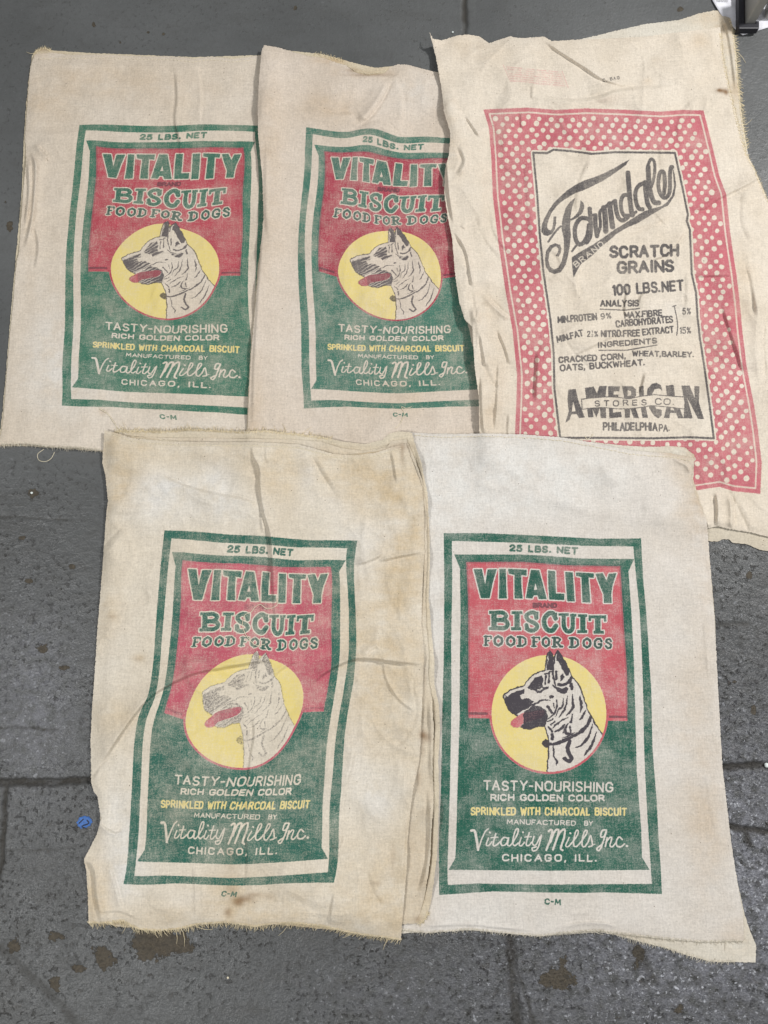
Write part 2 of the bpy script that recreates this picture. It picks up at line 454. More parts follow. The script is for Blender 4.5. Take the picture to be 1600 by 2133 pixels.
heavyP = [
    ([(770, 120), (800, 90), (830, 130), (842, 210), (832, 332), (752, 330), (778, 280), (792, 200)], 1),
    ([(880, 215), (890, 110), (905, 92), (945, 150), (1000, 240), (1048, 330), (1032, 395), (1000, 402), (972, 345), (940, 280), (912, 232)], 1),
    ([(862, 552), (920, 572), (1000, 540), (1034, 556), (1012, 610), (950, 627), (900, 602)], 1),
    ([(522, 552), (560, 500), (612, 432), (700, 398), (722, 452), (702, 500), (722, 532), (792, 528), (790, 560), (730, 576), (690, 617), (640, 612), (628, 590), (580, 572)], 1),
    ([(245, 664), (290, 642), (330, 622), (400, 588), (492, 566), (484, 620), (430, 644), (460, 690), (540, 680), (612, 722), (560, 762), (500, 812), (430, 852), (380, 882), (320, 852), (280, 802), (250, 732)], 1),
    ([(490, 840), (560, 790), (620, 765), (700, 780), (760, 830), (782, 900), (772, 960), (745, 1012), (640, 1022), (552, 1062), (480, 1045), (448, 1016), (462, 950), (470, 900)], 1),
    ([(694, 1240), (742, 1178), (792, 1200), (800, 1282), (760, 1292)], 1),
    ([(930, 400), (965, 370), (985, 420), (955, 455), (925, 470)], 1)]
strokesD = [
    ([(775, 205), (770, 300)], 12), ([(872, 150), (845, 260), (840, 380), (860, 470), (885, 525)], 18), ([(880, 350), (880, 440)], 22),
    ([(912, 505), (970, 512), (1030, 482), (1066, 425)], 30), ([(1060, 500), (1075, 560)], 30), ([(840, 510), (880, 545), (940, 560)], 20),
    ([(748, 398), (742, 500)], 16), ([(792, 368), (784, 492)], 18), ([(740, 380), (820, 350)], 14),
    ([(835, 655), (810, 665)], 26), ([(806, 700), (740, 700), (680, 708), (640, 740), (560, 772), (495, 815)], 17),
    ([(850, 740), (852, 800)], 14), ([(885, 690), (890, 760), (868, 840), (820, 900), (772, 945)], 15), ([(772, 780), (830, 850)], 24),
    ([(970, 680), (960, 760), (910, 822), (868, 900)], 15), ([(1015, 650), (1002, 760), (960, 850), (908, 912)], 17),
    ([(1080, 636), (1086, 720), (1090, 782), (1050, 850), (1012, 884)], 22), ([(1172, 650), (1182, 720), (1190, 782), (1174, 852)], 22),
    ([(1246, 828), (1212, 890), (1170, 942)], 19), ([(842, 932), (778, 966)], 14), ([(872, 965), (818, 1004)], 14),
    ([(1024, 908), (950, 950), (880, 1004), (826, 1042)], 14), ([(1080, 878), (1066, 960), (1044, 984)], 20), ([(982, 1008), (930, 1060), (866, 1092)], 26),
    ([(1020, 996), (988, 1066), (1010, 1112), (1082, 1122)], 26), ([(830, 1130), (832, 1172)], 34), ([(788, 1036), (832, 1092)], 19),
    ([(1110, 1100), (1030, 1140), (955, 1174)], 13), ([(1000, 1050), (965, 1110)], 12), ([(1050, 1030), (1060, 1100)], 16),
    ([(1300, 918), (1262, 1010), (1180, 1092), (1080, 1152), (950, 1212), (870, 1238), (798, 1238)], 32),
    ([(1332, 996), (1292, 1120), (1240, 1202), (1180, 1262), (1120, 1288)], 19), ([(1376, 1096), (1342, 1200), (1302, 1282), (1260, 1332), (1228, 1390)], 21),
    ([(1050, 1205), (1018, 1280), (1030, 1340), (1072, 1410), (1040, 1452), (985, 1420)], 36), ([(848, 1268), (852, 1340), (848, 1392)], 18), ([(848, 1394), (886, 1450), (884, 1506)], 16),
    ([(300, 660), (250, 645)], 10), ([(640, 740), (560, 800), (500, 840)], 10)]
hat = cv.new()
for p, _ in heavyP:
    cv.poly(dogH, zd(p)); cv.poly(hat, zd(p))
cv.stroke(dogH, zd([(650, 572), (680, 574), (702, 556)]), 2.6, hole=True)
cv.stroke(dogH, zd([(500, 835), (560, 785), (625, 755)]), 1.8, hole=True)
for p, w in strokesD:
    cv.stroke(dogH, zd(p), w * 1.35 / 5.926, sm=True, tap=len(p) > 2 and w < 30)
    cv.stroke(dogF, zd(p), max(1.3, w * .7 / 5.926), .95, sm=True, tap=len(p) > 2 and w < 30)
ol1 = sil[:9]; ol2 = sil[14:]
for o_ in (ol1, ol2):
    cv.stroke(dogH, zd(o_), 2.9); cv.stroke(dogF, zd(o_), 2.1, .95)
cv.stroke(dogH, zd(sil[8:15]), 1.4, .8); cv.stroke(dogF, zd(sil[8:15]), 1.0, .6)
dogH *= 1 - tongue * (X_ < 1010 + 470 / 5.926) * .95
ux, uy = (X_ - 1010) * 5.926, (Y_ - 1340) * 5.926
dens = .7 + .55 * np.exp(-((ux - 300) / 130) ** 2 - ((uy - 730) / 110) ** 2) + .5 * np.exp(-((ux - 720) / 110) ** 2 - ((uy - 900) / 120) ** 2) + .45 * (ux > 740) * (uy < 420) + .45 * np.exp(-((ux - 640) / 70) ** 2 - ((uy - 520) / 45) ** 2) + .4 * (uy > 1150)
hatch2 = .5 + .5 * np.sin((ux * .5 + uy * .85) * .16 + 1.5 * np.sin(ux * .021 + uy * .013) + 1.1 * np.sin(uy * .037))
dogF = np.maximum(dogF, hat * (1 - tongue * .85) * np.clip((dens - 1 + hatch2) * 2.6 + .5, .3, 1))
_h, _w = dogH.shape
def _wn(sg):
    n = RNG.randn(_h, _w); fy = np.fft.fftfreq(_h)[:, None]; fx = np.fft.rfftfreq(_w)[None]
    n = np.fft.irfft2(np.fft.rfft2(n) * np.exp(-2 * (math.pi * sg) ** 2 * (fx * fx + fy * fy)), (_h, _w)); return n / n.std()
_dx, _dy = .8 * _wn(2.6) + 1.2 * _wn(7), .8 * _wn(2.6) + 1.2 * _wn(7)
_jj, _ii = np.meshgrid(np.arange(_h), np.arange(_w), indexing='ij')
_ii = np.clip(_ii + _dx, 0, _w - 1).astype(int); _jj = np.clip(_jj + _dy, 0, _h - 1).astype(int)
dogH = dogH[_jj, _ii]; dogF = dogF[_jj, _ii]
dogF = np.maximum(dogF, tongue * (ux > 430) * .42)
lim = np.maximum(dc, ears); dogH *= np.clip(lim + grow(ears, 1.5), 0, 1); dogF *= np.clip(lim + grow(ears, 1.5), 0, 1)
yel = np.maximum(yel, yt_)


def make_image(name, chans, cvs):
    img = bpy.data.images.new(name, cvs.w, cvs.h, alpha=False, float_buffer=False)
    img.colorspace_settings.name = 'Non-Color'
    px = np.ones((cvs.h, cvs.w, 4), np.float32)
    for i, c in enumerate(chans): px[..., i] = np.clip(c, 0, 1)
    img.pixels.foreach_set(px[::-1].ravel())
    img.update(); img.pack()
    return img


IMG_D1 = make_image('dog_print_colours', (green, red, yel), cv)
IMG_D2 = make_image('dog_print_keyplate', (blk, dogH, dogF), cv)

# ---- polka dot grain print
FX0, FY0, FX1, FY1 = 996, 110, 1604, 1044
cv = Canvas(FX0, FY0, FX1, FY1, 2.0)
fred, fblk, fpink = cv.new(), cv.new(), cv.new()
zf, zg, zh = Z(1120, 310, 5.333), Z(1150, 580, 5.161), Z(1170, 780, 5.161)
f_top = [(1007, 228), (1100, 224), (1156, 229), (1219, 225.6), (1312, 229), (1375, 232.5), (1422, 229), (1465.6, 230)]
f_right = [(1465.6, 230), (1483, 300), (1499, 368), (1513, 405), (1521, 484), (1529, 539), (1534, 570), (1541, 628), (1547, 694), (1555, 760), (1560.6, 792), (1571, 845), (1579, 897), (1586.8, 963), (1584, 1028.7)]
f_bot = [(1072, 1006), (1300, 1012), (1446, 1022), (1499, 1014), (1527.8, 1023), (1584, 1028.7)]
f_left = [(1007, 228), (1018.7, 267), (1023.4, 329), (1026.5, 407), (1037.5, 501), (1053, 606), (1068, 690), (1077, 780), (1075.5, 840), (1072.5, 906), (1072, 1006)]


def coons(T, B_, L_, R, u, v):
    """u,v arrays in 0..1; sides are polylines T,B_ left->right, L_,R top->bottom"""
    def at(p, t):
        p = np.asarray(p, float); s = np.r_[0, np.cumsum(np.hypot(*np.diff(p, axis=0).T))]; s /= s[-1]
        return np.stack([np.interp(t, s, p[:, 0]), np.interp(t, s, p[:, 1])], -1)
    t, b, l, r = at(T, u), at(B_, u), at(L_, v), at(R, v)
    U, V_ = u[..., None], v[..., None]
    p00, p10, p01, p11 = np.array(T[0]), np.array(T[-1]), np.array(B_[0]), np.array(B_[-1])
    return (1 - V_) * t + V_ * b + (1 - U) * l + U * r - ((1 - U) * (1 - V_) * p00 + U * (1 - V_) * p10 + (1 - U) * V_ * p01 + U * V_ * p11)


fp = f_top + f_right[1:] + f_bot[::-1][1:] + f_left[::-1][1:-1]
cv.poly(fred, fp)
ins = lambda u0, v0, u1, v1: (lambda q: coons(f_top, f_bot, f_left, f_right, q[:, 0], q[:, 1]))(np.vstack([np.stack([np.linspace(u0, u1, 60), np.full(60, v0)], -1), np.stack([np.full(90, u1), np.linspace(v0, v1, 90)], -1),
                                                                                                       np.stack([np.linspace(u1, u0, 60), np.full(60, v1)], -1), np.stack([np.full(90, u0), np.linspace(v1, v0, 90)], -1)]))
cv.stroke(fred, ins(.021, .013, .979, .987), 3.4, .85, hole=True)
pi_top = [(1111, 318), (1140, 319), (1153, 312), (1187, 314.5), (1234, 320.5), (1281, 317), (1405.7, 318.4)]
pi_right = [(1405.7, 318.4), (1417.5, 371), (1428, 423), (1433, 447), (1430.7, 460), (1437, 478.5), (1438.5, 510), (1441, 570), (1450, 610), (1453, 662), (1458, 704), (1466, 756), (1476.6, 832), (1487, 913)]
pi_bot = [(1167, 912), (1245.6, 912), (1363.7, 913), (1437, 910.6), (1487, 913)]
pi_left = [(1111, 318), (1119, 405), (1125, 495), (1132.5, 570), (1146, 660), (1153.5, 735), (1155, 810), (1167, 912)]
pip = pi_top + pi_right[1:] + pi_bot[::-1][1:] + pi_left[::-1][1:-1]
# dots
pw = cv.new()
cv.poly(pw, pip); cv.stroke(pw, pip + pip[:1], 11)
rows, cols = 62, 20
for j in range(rows):
    for i in range(cols + 1):
        u = (i + .5 * (j % 2) + .35) / cols + RNG.randn() * .003; v = (j + .75) / rows + RNG.randn() * .0014
        if not (.035 < u < .965 and .022 < v < .978): continue
        c = coons(f_top, f_bot, f_left, f_right, np.array([u]), np.array([v]))[0]
        a = RNG.rand() * 3.1; r = 4.9 + RNG.randn() * .5; e = .9 + RNG.rand() * .25
        q = [(c[0] + r * e * math.cos(t) * math.cos(a) - r * math.sin(t) * math.sin(a), c[1] + r * e * math.cos(t) * math.sin(a) + r * math.sin(t) * math.cos(a)) for t in np.linspace(0, 6.28, 15)[:-1]]
        cv.poly(fred, q, hole=True)
fred *= 1 - pw
cv.stroke(fblk, pip + pip[:1], 4.6)
cv.poly(fblk, zf([(1022, 118), (980, 180), (900, 240), (800, 310), (700, 370), (600, 420), (500, 465), (420, 490), (340, 540), (260, 590), (200, 650), (150, 720), (118, 800), (106, 860), (118, 900), (145, 905), (163, 880), (172, 820), (178, 750), (206, 750), (206, 830), (190, 900), (160, 945), (110, 968), (70, 960), (40, 920), (45, 850), (75, 770), (120, 690), (180, 600), (250, 530), (330, 460), (420, 400), (520, 350), (640, 310), (740, 270), (850, 215), (940, 160)]))
cv.poly(fblk, zf([(418, 542), (385, 650), (365, 750), (360, 850), (370, 950), (360, 1060), (340, 1180), (310, 1290), (260, 1370), (190, 1390), (130, 1370), (90, 1310), (80, 1220), (95, 1130), (140, 1070), (200, 1048), (250, 1065), (266, 1110), (255, 1160), (230, 1200), (200, 1190), (225, 1150), (230, 1110), (205, 1085), (165, 1105), (130, 1160), (120, 1240), (140, 1310), (185, 1340), (230, 1320), (265, 1250), (290, 1150), (290, 1000), (265, 880), (275, 780), (310, 660), (360, 590)]))
cv.poly(fblk, zf([(475, 570), (510, 600), (520, 650), (500, 710), (450, 760), (370, 800), (350, 790), (420, 740), (455, 690), (470, 630)]))
for p, w in (([(255, 860), (190, 930), (120, 1030)], 22), ([(540, 772), (480, 772), (430, 832), (412, 920), (428, 1020), (470, 1062), (520, 1030), (556, 950), (570, 850)], 44),
             ([(578, 665), (585, 760), (590, 900), (578, 985), (545, 1040)], 44), ([(535, 770), (585, 790)], 40), ([(515, 1035), (570, 1000)], 40), ([(382, 1138), (432, 1070)], 22),
             ([(598, 738), (650, 728)], 24), ([(640, 740), (642, 850), (660, 968)], 46), ([(664, 960), (698, 850), (690, 710), (730, 655)], 32), ([(735, 655), (750, 750), (756, 915)], 54),
             ([(745, 650), (800, 612)], 36), ([(800, 612), (812, 720), (832, 865)], 54), ([(805, 625), (855, 578)], 36), ([(860, 580), (872, 680), (900, 768), (950, 795), (1000, 760)], 44),
             ([(1000, 512), (950, 522), (926, 590), (932, 680), (960, 738), (1012, 742)], 40), ([(1003, 268), (1013, 400), (1025, 560), (1040, 680), (1052, 735)], 50), ([(1050, 742), (1092, 702)], 30),
             ([(1180, 382), (1122, 410), (1087, 480), (1092, 580), (1122, 660), (1165, 672)], 42), ([(1195, 372), (1202, 480), (1220, 600), (1245, 652)], 48),
             ([(1225, 330), (1222, 200), (1258, 116), (1294, 142), (1302, 220), (1290, 330), (1262, 425)], 32), ([(1228, 200), (1235, 350), (1252, 480), (1292, 590), (1345, 600)], 50),
             ([(1402, 500), (1415, 380), (1400, 262), (1362, 262), (1342, 350), (1346, 450), (1382, 530), (1430, 540), (1468, 470), (1470, 300), (1478, 212), (1496, 202)], 40)):
    cv.stroke(fblk, zf(p), w * 1.12 / 5.333, sm=True)
cv.poly(fblk, zf([(1496, 195), (1522, 280), (1540, 400), (1520, 520), (1450, 630), (1400, 652), (1250, 742), (1100, 832), (1000, 872), (880, 942), (790, 1022), (700, 1092), (600, 1192), (480, 1282), (440, 1352), (400, 1432), (385, 1330), (378, 1205), (480, 1140), (620, 1060), (740, 980), (850, 900), (950, 840), (1060, 770), (1190, 690), (1290, 660), (1380, 635), (1440, 590), (1490, 520), (1515, 420), (1505, 300)]))
brk = cv.new(); text(cv, brk, 'BRAND', zf([(425, 1322)])[0], zf([(745, 1070)])[0], 12.5, 1.9, gap=.5); fblk *= 1 - brk * .85
text(cv, fblk, 'SCRATCH', (1270, 538.5), (1416, 535), 27, 6.4, gap=.34)
text(cv, fblk, 'GRAINS', (1285, 571.5), (1405.5, 566.5), 27, 6.4, gap=.34)
text(cv, fblk, '100 LBS.NET', (1276, 617), (1425.5, 606), 24, 5.0, gap=.36)
text(cv, fblk, 'ANALYSIS', (1250.4, 639.3), (1331.5, 639), 15, 3.6, gap=.34)
cv.stroke(fblk, zg([(518, 330), (780, 342), (940, 322)]), 2.6)
text(cv, fblk, 'MIN.PROTEIN', (1161.6, 674), (1245, 667), 15.5, 3.4)
text(cv, fblk, '9%', (1252, 665.5), (1275, 663), 13, 2.5)
text(cv, fblk, 'MAX.FIBRE', (1300, 664), (1380, 658.5), 14.5, 3.4)
text(cv, fblk, 'CARBOHYDRATES', (1282.7, 683), (1403.5, 672), 15.5, 3.3)
text(cv, fblk, 'MIN.FAT', (1160.7, 714.7), (1217.5, 700), 15, 3.4)
text(cv, fblk, '2', (1222.5, 702), (1230, 702), 13, 2.4)
text(cv, fblk, '1', (1232.2, 694.4), (1235, 694.4), 6.4, 1.4); text(cv, fblk, '2', (1231.6, 702), (1236, 702), 6.2, 1.3)
text(cv, fblk, '%', (1237.5, 702), (1246.5, 702), 13, 2.2)
text(cv, fblk, 'NITRO.FREE', (1251.7, 703), (1333.5, 701), 15.2, 3.4)
text(cv, fblk, 'EXTRACT', (1338, 699.3), (1404.5, 693.2), 15.2, 3.4)
cv.stroke(fblk, zg([(1298, 302), (1332, 290)]), 2.4); cv.stroke(fblk, zg([(1315, 300), (1340, 420), (1350, 520), (1340, 610)]), 2.4, sm=True)
text(cv, fblk, '5%', (1421, 655), (1439, 655.8), 14.5, 2.4); text(cv, fblk, '15%', (1415.5, 695.4), (1440, 695.4), 14.5, 2.4)
text(cv, fblk, 'INGREDIENTS', (1246, 725.4), (1369.5, 715.6), 12.8, 3.3)
cv.stroke(fblk, zg([(505, 772), (800, 772), (1130, 715)]), 2.4)
text(cv, fblk, 'CRACKED CORN,', (1163.6, 757), (1304, 748.3), 14, 3.5)
text(cv, fblk, 'WHEAT,BARLEY.', (1316.6, 742.6), (1445.8, 744.8), 12.8, 3.2)
text(cv, fblk, 'OATS, BUCKWHEAT.', (1166.5, 774), (1344, 762), 14.5, 3.5)
for g in ([(72, 165), (152, 155), (180, 280), (250, 462), (190, 472), (160, 425), (105, 430), (85, 490), (40, 520), (75, 400), (62, 260)],
          [(248, 145), (345, 128), (380, 200), (405, 125), (485, 122), (470, 250), (480, 470), (420, 470), (410, 360), (375, 465), (330, 370), (345, 460), (285, 462), (270, 340), (262, 250)],
          [(497, 125), (628, 128), (620, 180), (562, 182), (557, 215), (610, 215), (606, 345), (552, 370), (552, 410), (640, 400), (648, 460), (512, 472), (505, 300)],
          [(648, 125), (760, 125), (800, 160), (800, 230), (765, 270), (832, 470), (775, 470), (735, 360), (735, 465), (680, 467), (672, 250)],
          [(833, 130), (882, 118), (885, 250), (930, 467), (870, 465), (850, 350), (830, 200)],
          [(1085, 182), (1050, 150), (1000, 160), (975, 210), (980, 290), (1020, 370), (1077, 378), (1077, 440), (1040, 472), (990, 440), (940, 360), (915, 250), (920, 160), (970, 100), (1020, 88), (1068, 118)],
          [(1118, 120), (1205, 112), (1220, 240), (1312, 472), (1250, 470), (1230, 415), (1165, 415), (1160, 472), (1098, 467), (1140, 300)],
          [(1288, 120), (1375, 118), (1430, 250), (1425, 125), (1482, 125), (1475, 300), (1532, 482), (1465, 477), (1350, 250), (1410, 472), (1310, 472), (1320, 300)]):
    cv.poly(fblk, zh(g))
for h_ in ([(125, 290), (110, 400), (150, 395)], [(712, 170), (710, 230), (745, 225), (745, 180)], [(1180, 330), (1170, 385), (1215, 385)]):
    cv.poly(fblk, zh(h_), hole=True)
ban = [(215, 265), (350, 250), (500, 240), (600, 245), (730, 262), (850, 235), (1000, 218), (1200, 235), (1305, 240), (1312, 372), (1150, 350), (960, 335), (850, 355), (720, 368), (600, 370), (450, 355), (330, 360), (220, 375)]
cv.poly(fblk, zh(ban), hole=True)
cv.stroke(fblk, zh(ban[:9]), 2.0); cv.stroke(fblk, zh(ban[9:] + ban[:1]), 2.0)
text(cv, fblk, 'STORES', (1238.8, 847.5), (1347, 844.5), 13, 2.6, gap=.75); text(cv, fblk, 'CO.', (1364, 843.5), (1404, 844), 14, 2.4, gap=.4)
text(cv, fblk, 'PHILADELPHIA', (1255, 897.6), (1370, 898), 18.5, 3.8, gap=.36); text(cv, fblk, 'PA.', (1372, 899), (1395.5, 899), 16, 3.0, gap=.3)
zs = Z(1030, 120, 5.714)
cv.poly(fpink, zs([(130, 95), (500, 150), (800, 160), (872, 350), (740, 358), (500, 300), (190, 280)]), .1)
for k in range(7):
    for t in np.arange(.03, .95, .035):
        if RNG.rand() < .8:
            x = 130 + k * 8 + t * 680; y = 108 + k * 27 + t * 68
            cv.stroke(fpink, zs([(x, y), (x + 8 + RNG.rand() * 12, y + 2)]), 1.6, .5 + .4 * RNG.rand())
cv.stroke(fpink, zs([(105, 85), (190, 285)]), .9, .9); cv.stroke(fpink, zs([(190, 285), (320, 275), (600, 330)]), .7, .7); cv.stroke(fpink, zs([(805, 160), (880, 360)]), 1.1, .9)
text(cv, fblk, 'C, BAG', (1255.8, 171), (1291.5, 164.8), 7, 1.5, .9, gap=.5)
IMG_F = make_image('grain_print', (fred, fblk, fpink), cv)
CVF = cv


# ------------------------------------------------------------------ materials
class NT:
    def __init__(s, name):
        s.m = bpy.data.materials.new(name); s.m.use_nodes = True
        s.t = s.m.node_tree; s.t.nodes.clear()
        s.out = s.n('ShaderNodeOutputMaterial'); s.b = s.n('ShaderNodeBsdfPrincipled')
        s.l(s.b.outputs[0], s.out.inputs[0])

    def n(s, ty, **kw):
        x = s.t.nodes.new(ty)
        for k, v in kw.items(): setattr(x, k, v)
        return x

    def l(s, a, b): s.t.links.new(a, b)

    def set(s, sock, v):
        if hasattr(v, 'is_linked') or isinstance(v, bpy.types.NodeSocket): s.l(v, sock)
        else: sock.default_value = v

    def math(s, op, a, b=None, c=None, clamp=False):
        x = s.n('ShaderNodeMath', operation=op, use_clamp=clamp)
        s.set(x.inputs[0], a)
        if b is not None: s.set(x.inputs[1], b)
        if c is not None: s.set(x.inputs[2], c)
        return x.outputs[0]

    def mix(s, f, a, b, mode='MIX'):
        x = s.n('ShaderNodeMix', data_type='RGBA', blend_type=mode)
        s.set(x.inputs[0], f); s.set(x.inputs[6], a); s.set(x.inputs[7], b)
        return x.outputs[2]

    def noise(s, vec, scale, detail=3, rough=.55, dist=0.):
        x = s.n('ShaderNodeTexNoise'); s.l(vec, x.inputs['Vector'])
        x.inputs['Scale'].default_value = scale; x.inputs['Detail'].default_value = detail
        x.inputs['Roughness'].default_value = rough; x.inputs['Distortion'].default_value = dist
        return x.outputs[0]

    def ramp(s, v, a, b):
        x = s.n('ShaderNodeMapRange'); s.set(x.inputs[0], v); x.inputs[1].default_value = a; x.inputs[2].default_value = b
        return x.outputs[0]

    def mapv(s, vec, scale, rot=(0, 0, 0), loc=(0, 0, 0)):
        x = s.n('ShaderNodeMapping'); s.l(vec, x.inputs[0]); x.inputs['Scale'].default_value = scale
        x.inputs['Rotation'].default_value = rot; x.inputs['Location'].default_value = loc
        return x.outputs[0]

    def sep(s, c):
        x = s.n('ShaderNodeSeparateColor'); s.l(c, x.inputs[0]); return x.outputs


def rgb(r, g, b):
    f = lambda c: ((c / 255 + .055) / 1.055) ** 2.4 if c > 10 else c / 255 / 12.92
    return (f(r), f(g), f(b), 1)


def cloth(name, base, seed, imgs=None, kind=None, heavy=0., dark=1., fade=1., rot=0., stain=(188, 158, 116), inkG=(46, 104, 84), inkR=(196, 78, 88)):
    t = NT(name)
    geo = t.n('ShaderNodeNewGeometry'); pos = t.mapv(geo.outputs['Position'], (1, 1, 1), (0, 0, rot), (seed * 3.1, seed * 1.7, 0))
    at = t.n('ShaderNodeAttribute', attribute_name='wear'); w = t.sep(at.outputs['Color'])
    # yarn: uneven threads both ways, slubs and neps
    warp = t.noise(t.mapv(pos, (1300, 110, 110)), 1, 2); weft = t.noise(t.mapv(pos, (110, 1300, 110)), 1, 2)
    slub = t.noise(t.mapv(pos, (420, 40, 40)), 1, 2); slub2 = t.noise(t.mapv(pos, (40, 420, 40)), 1, 2)
    yarn = t.math('ADD', t.math('ADD', t.math('MULTIPLY', warp, .9), t.math('MULTIPLY', weft, .9)), t.math('ADD', t.math('MULTIPLY', slub, .7), t.math('MULTIPLY', slub2, .7)))   # ~1.6
    cloud = t.noise(pos, 9, 4, .6); blotch = t.noise(pos, 30, 3, .6)
    c = t.mix(t.ramp(cloud, .3, .72), base, tuple(x * .91 if i == 0 else x * .885 if i == 1 else x * .845 if i == 2 else 1 for i, x in enumerate(base)))
    c = t.mix(t.math('MULTIPLY', w[1], t.ramp(blotch, .2, .6)), c, rgb(222, 219, 213))
    stn = t.math('MULTIPLY', t.math('MULTIPLY', w[0], .85), t.ramp(t.math('ADD', t.math('ADD', t.math('MULTIPLY', blotch, .7), t.math('MULTIPLY', t.noise(t.mapv(pos, (14, 70, 14)), 1, 3, .6), .35)), t.math('MULTIPLY', cloud, .6)), .60, 1.0))
    c = t.mix(t.math('MULTIPLY', stn, 1.0, clamp=True), c, rgb(*stain))
    c = t.mix(t.math('MULTIPLY', w[2], .9, clamp=True), c, rgb(122, 88, 52))
    c = t.mix(1.0, c, t.n('ShaderNodeCombineColor').outputs[0], 'MIX') if False else c
    yv = t.ramp(yarn, 1.2, 2.0)
    g = t.n('ShaderNodeCombineColor')
    yy = t.math('ADD', t.math('ADD', t.math('MULTIPLY', yv, .22), t.math('MULTIPLY', t.ramp(t.noise(pos, 300, 2, .7), .3, .7), .19)), .77)
    for i in range(3): t.l(yy, g.inputs[i])
    c = t.mix(1.0, c, g.outputs[0], 'MULTIPLY')
    vor = t.n('ShaderNodeTexVoronoi'); t.l(pos, vor.inputs['Vector']); vor.inputs['Scale'].default_value = 84
    vr = t.sep(vor.outputs['Color'])
    nep = t.math('MULTIPLY', t.ramp(vor.outputs['Distance'], .085, .05), t.math('GREATER_THAN', vr[0], .78))
    c = t.mix(t.math('MULTIPLY', nep, .85, clamp=True), c, rgb(92, 74, 56))
    if imgs:
        uv = t.n('ShaderNodeUVMap'); uv.uv_map = 'UVMap'
        j = t.n('ShaderNodeTexNoise'); t.l(pos, j.inputs['Vector']); j.inputs['Scale'].default_value = 420; j.inputs['Detail'].default_value = 1
        jj = t.n('ShaderNodeVectorMath', operation='MULTIPLY_ADD'); t.l(j.outputs['Color'], jj.inputs[0]); jj.inputs[1].default_value = (.0034, .0024, 0)
        sb = t.n('ShaderNodeVectorMath', operation='SUBTRACT'); t.l(uv.outputs[0], sb.inputs[0]); sb.inputs[1].default_value = (.0017, .0012, 0)
        t.l(sb.outputs[0], jj.inputs[2])
        I = []
        for im in imgs:
            x = t.n('ShaderNodeTexImage', image=im, extension='CLIP', interpolation='Cubic'); t.l(jj.outputs[0], x.inputs[0]); I.append(t.sep(x.outputs[0]))
        # worn ink: thin where threads stand proud, rubbed in patches
        rub = t.ramp(t.noise(t.mapv(pos, (1, 1, 1), loc=(5, 2, 0)), 16, 5, .68), .38, .78)
        fleck = t.ramp(t.math('ADD', t.math('MULTIPLY', t.noise(pos, 560, 2, .6), .9), t.math('MULTIPLY', yarn, .35)), .93, 1.22)
        k = t.math('SUBTRACT', 1.10, t.math('ADD', t.math('MULTIPLY', rub, .50 * fade), t.math('MULTIPLY', fleck, .30 * fade + .06)), clamp=True)
        tone = t.ramp(t.noise(pos, 40, 3, .6), .25, .8)
        if kind == 'dog':
            c = t.mix(t.math('MULTIPLY', I[0][2], t.math('MULTIPLY', k, .88)), c, rgb(226, 206, 120))
            c = t.mix(t.math('MULTIPLY', I[0][1], k), c, t.mix(tone, rgb(*inkR), rgb(inkR[0] - 22, inkR[1] - 18, inkR[2] - 16)))
            c = t.mix(t.math('MULTIPLY', I[0][0], k), c, t.mix(tone, rgb(*inkG), rgb(inkG[0] - 12, inkG[1] - 14, inkG[2] - 12)))
            d = t.math('ADD', t.math('MULTIPLY', I[1][1], heavy), t.math('MULTIPLY', I[1][2], 1 - heavy))
            d = t.math('MULTIPLY', t.math('MAXIMUM', t.math('MULTIPLY', I[1][0], .9), d), t.math('MULTIPLY', t.math('ADD', k, .2, clamp=True), dark))
            if dark < .85: d = t.math('MULTIPLY', d, t.ramp(t.noise(pos, 420, 3, .75), .36, .62))
            c = t.mix(d, c, rgb(70, 66, 72))
        else:
            c = t.mix(t.math('MULTIPLY', I[0][0], t.math('MULTIPLY', k, .96)), c, t.mix(tone, rgb(196, 108, 118), rgb(178, 90, 102)))
            c = t.mix(t.math('MULTIPLY', I[0][2], .55), c, rgb(206, 120, 128))
            c = t.mix(t.math('MULTIPLY', I[0][1], t.math('ADD', t.math('MULTIPLY', k, .8), .12)), c, rgb(70, 68, 72))
    t.l(c, t.b.inputs['Base Color'])
    t.b.inputs['Roughness'].default_value = .95
    t.b.inputs['Specular IOR Level'].default_value = .12
    bp = t.n('ShaderNodeBump'); bp.inputs['Strength'].default_value = .55; bp.inputs['Distance'].default_value = .0011
    crump = t.noise(pos, 70, 4, .6, .8)
    hh = t.math('ADD', t.math('MULTIPLY', yarn, .55), t.math('MULTIPLY', crump, 1.6))
    t.l(hh, bp.inputs['Height']); t.l(bp.outputs[0], t.b.inputs['Normal'])
    return t.m


def plain(name, col, rough=.6, metal=0., var=.12, scale=60, bump=.0):
    t = NT(name)
    geo = t.n('ShaderNodeNewGeometry')
    n = t.noise(geo.outputs['Position'], scale, 4, .6)
    c = t.mix(t.ramp(n, .3, .7), tuple(x * (1 - var) for x in col[:3]) + (1,), tuple(min(1, x * (1 + var)) for x in col[:3]) + (1,))
    t.l(c, t.b.inputs['Base Color']); t.b.inputs['Roughness'].default_value = rough; t.b.inputs['Metallic'].default_value = metal
    if bump:
        bp = t.n('ShaderNodeBump'); bp.inputs['Distance'].default_value = bump; t.l(n, bp.inputs['Height']); t.l(bp.outputs[0], t.b.inputs['Normal'])
    return t.m


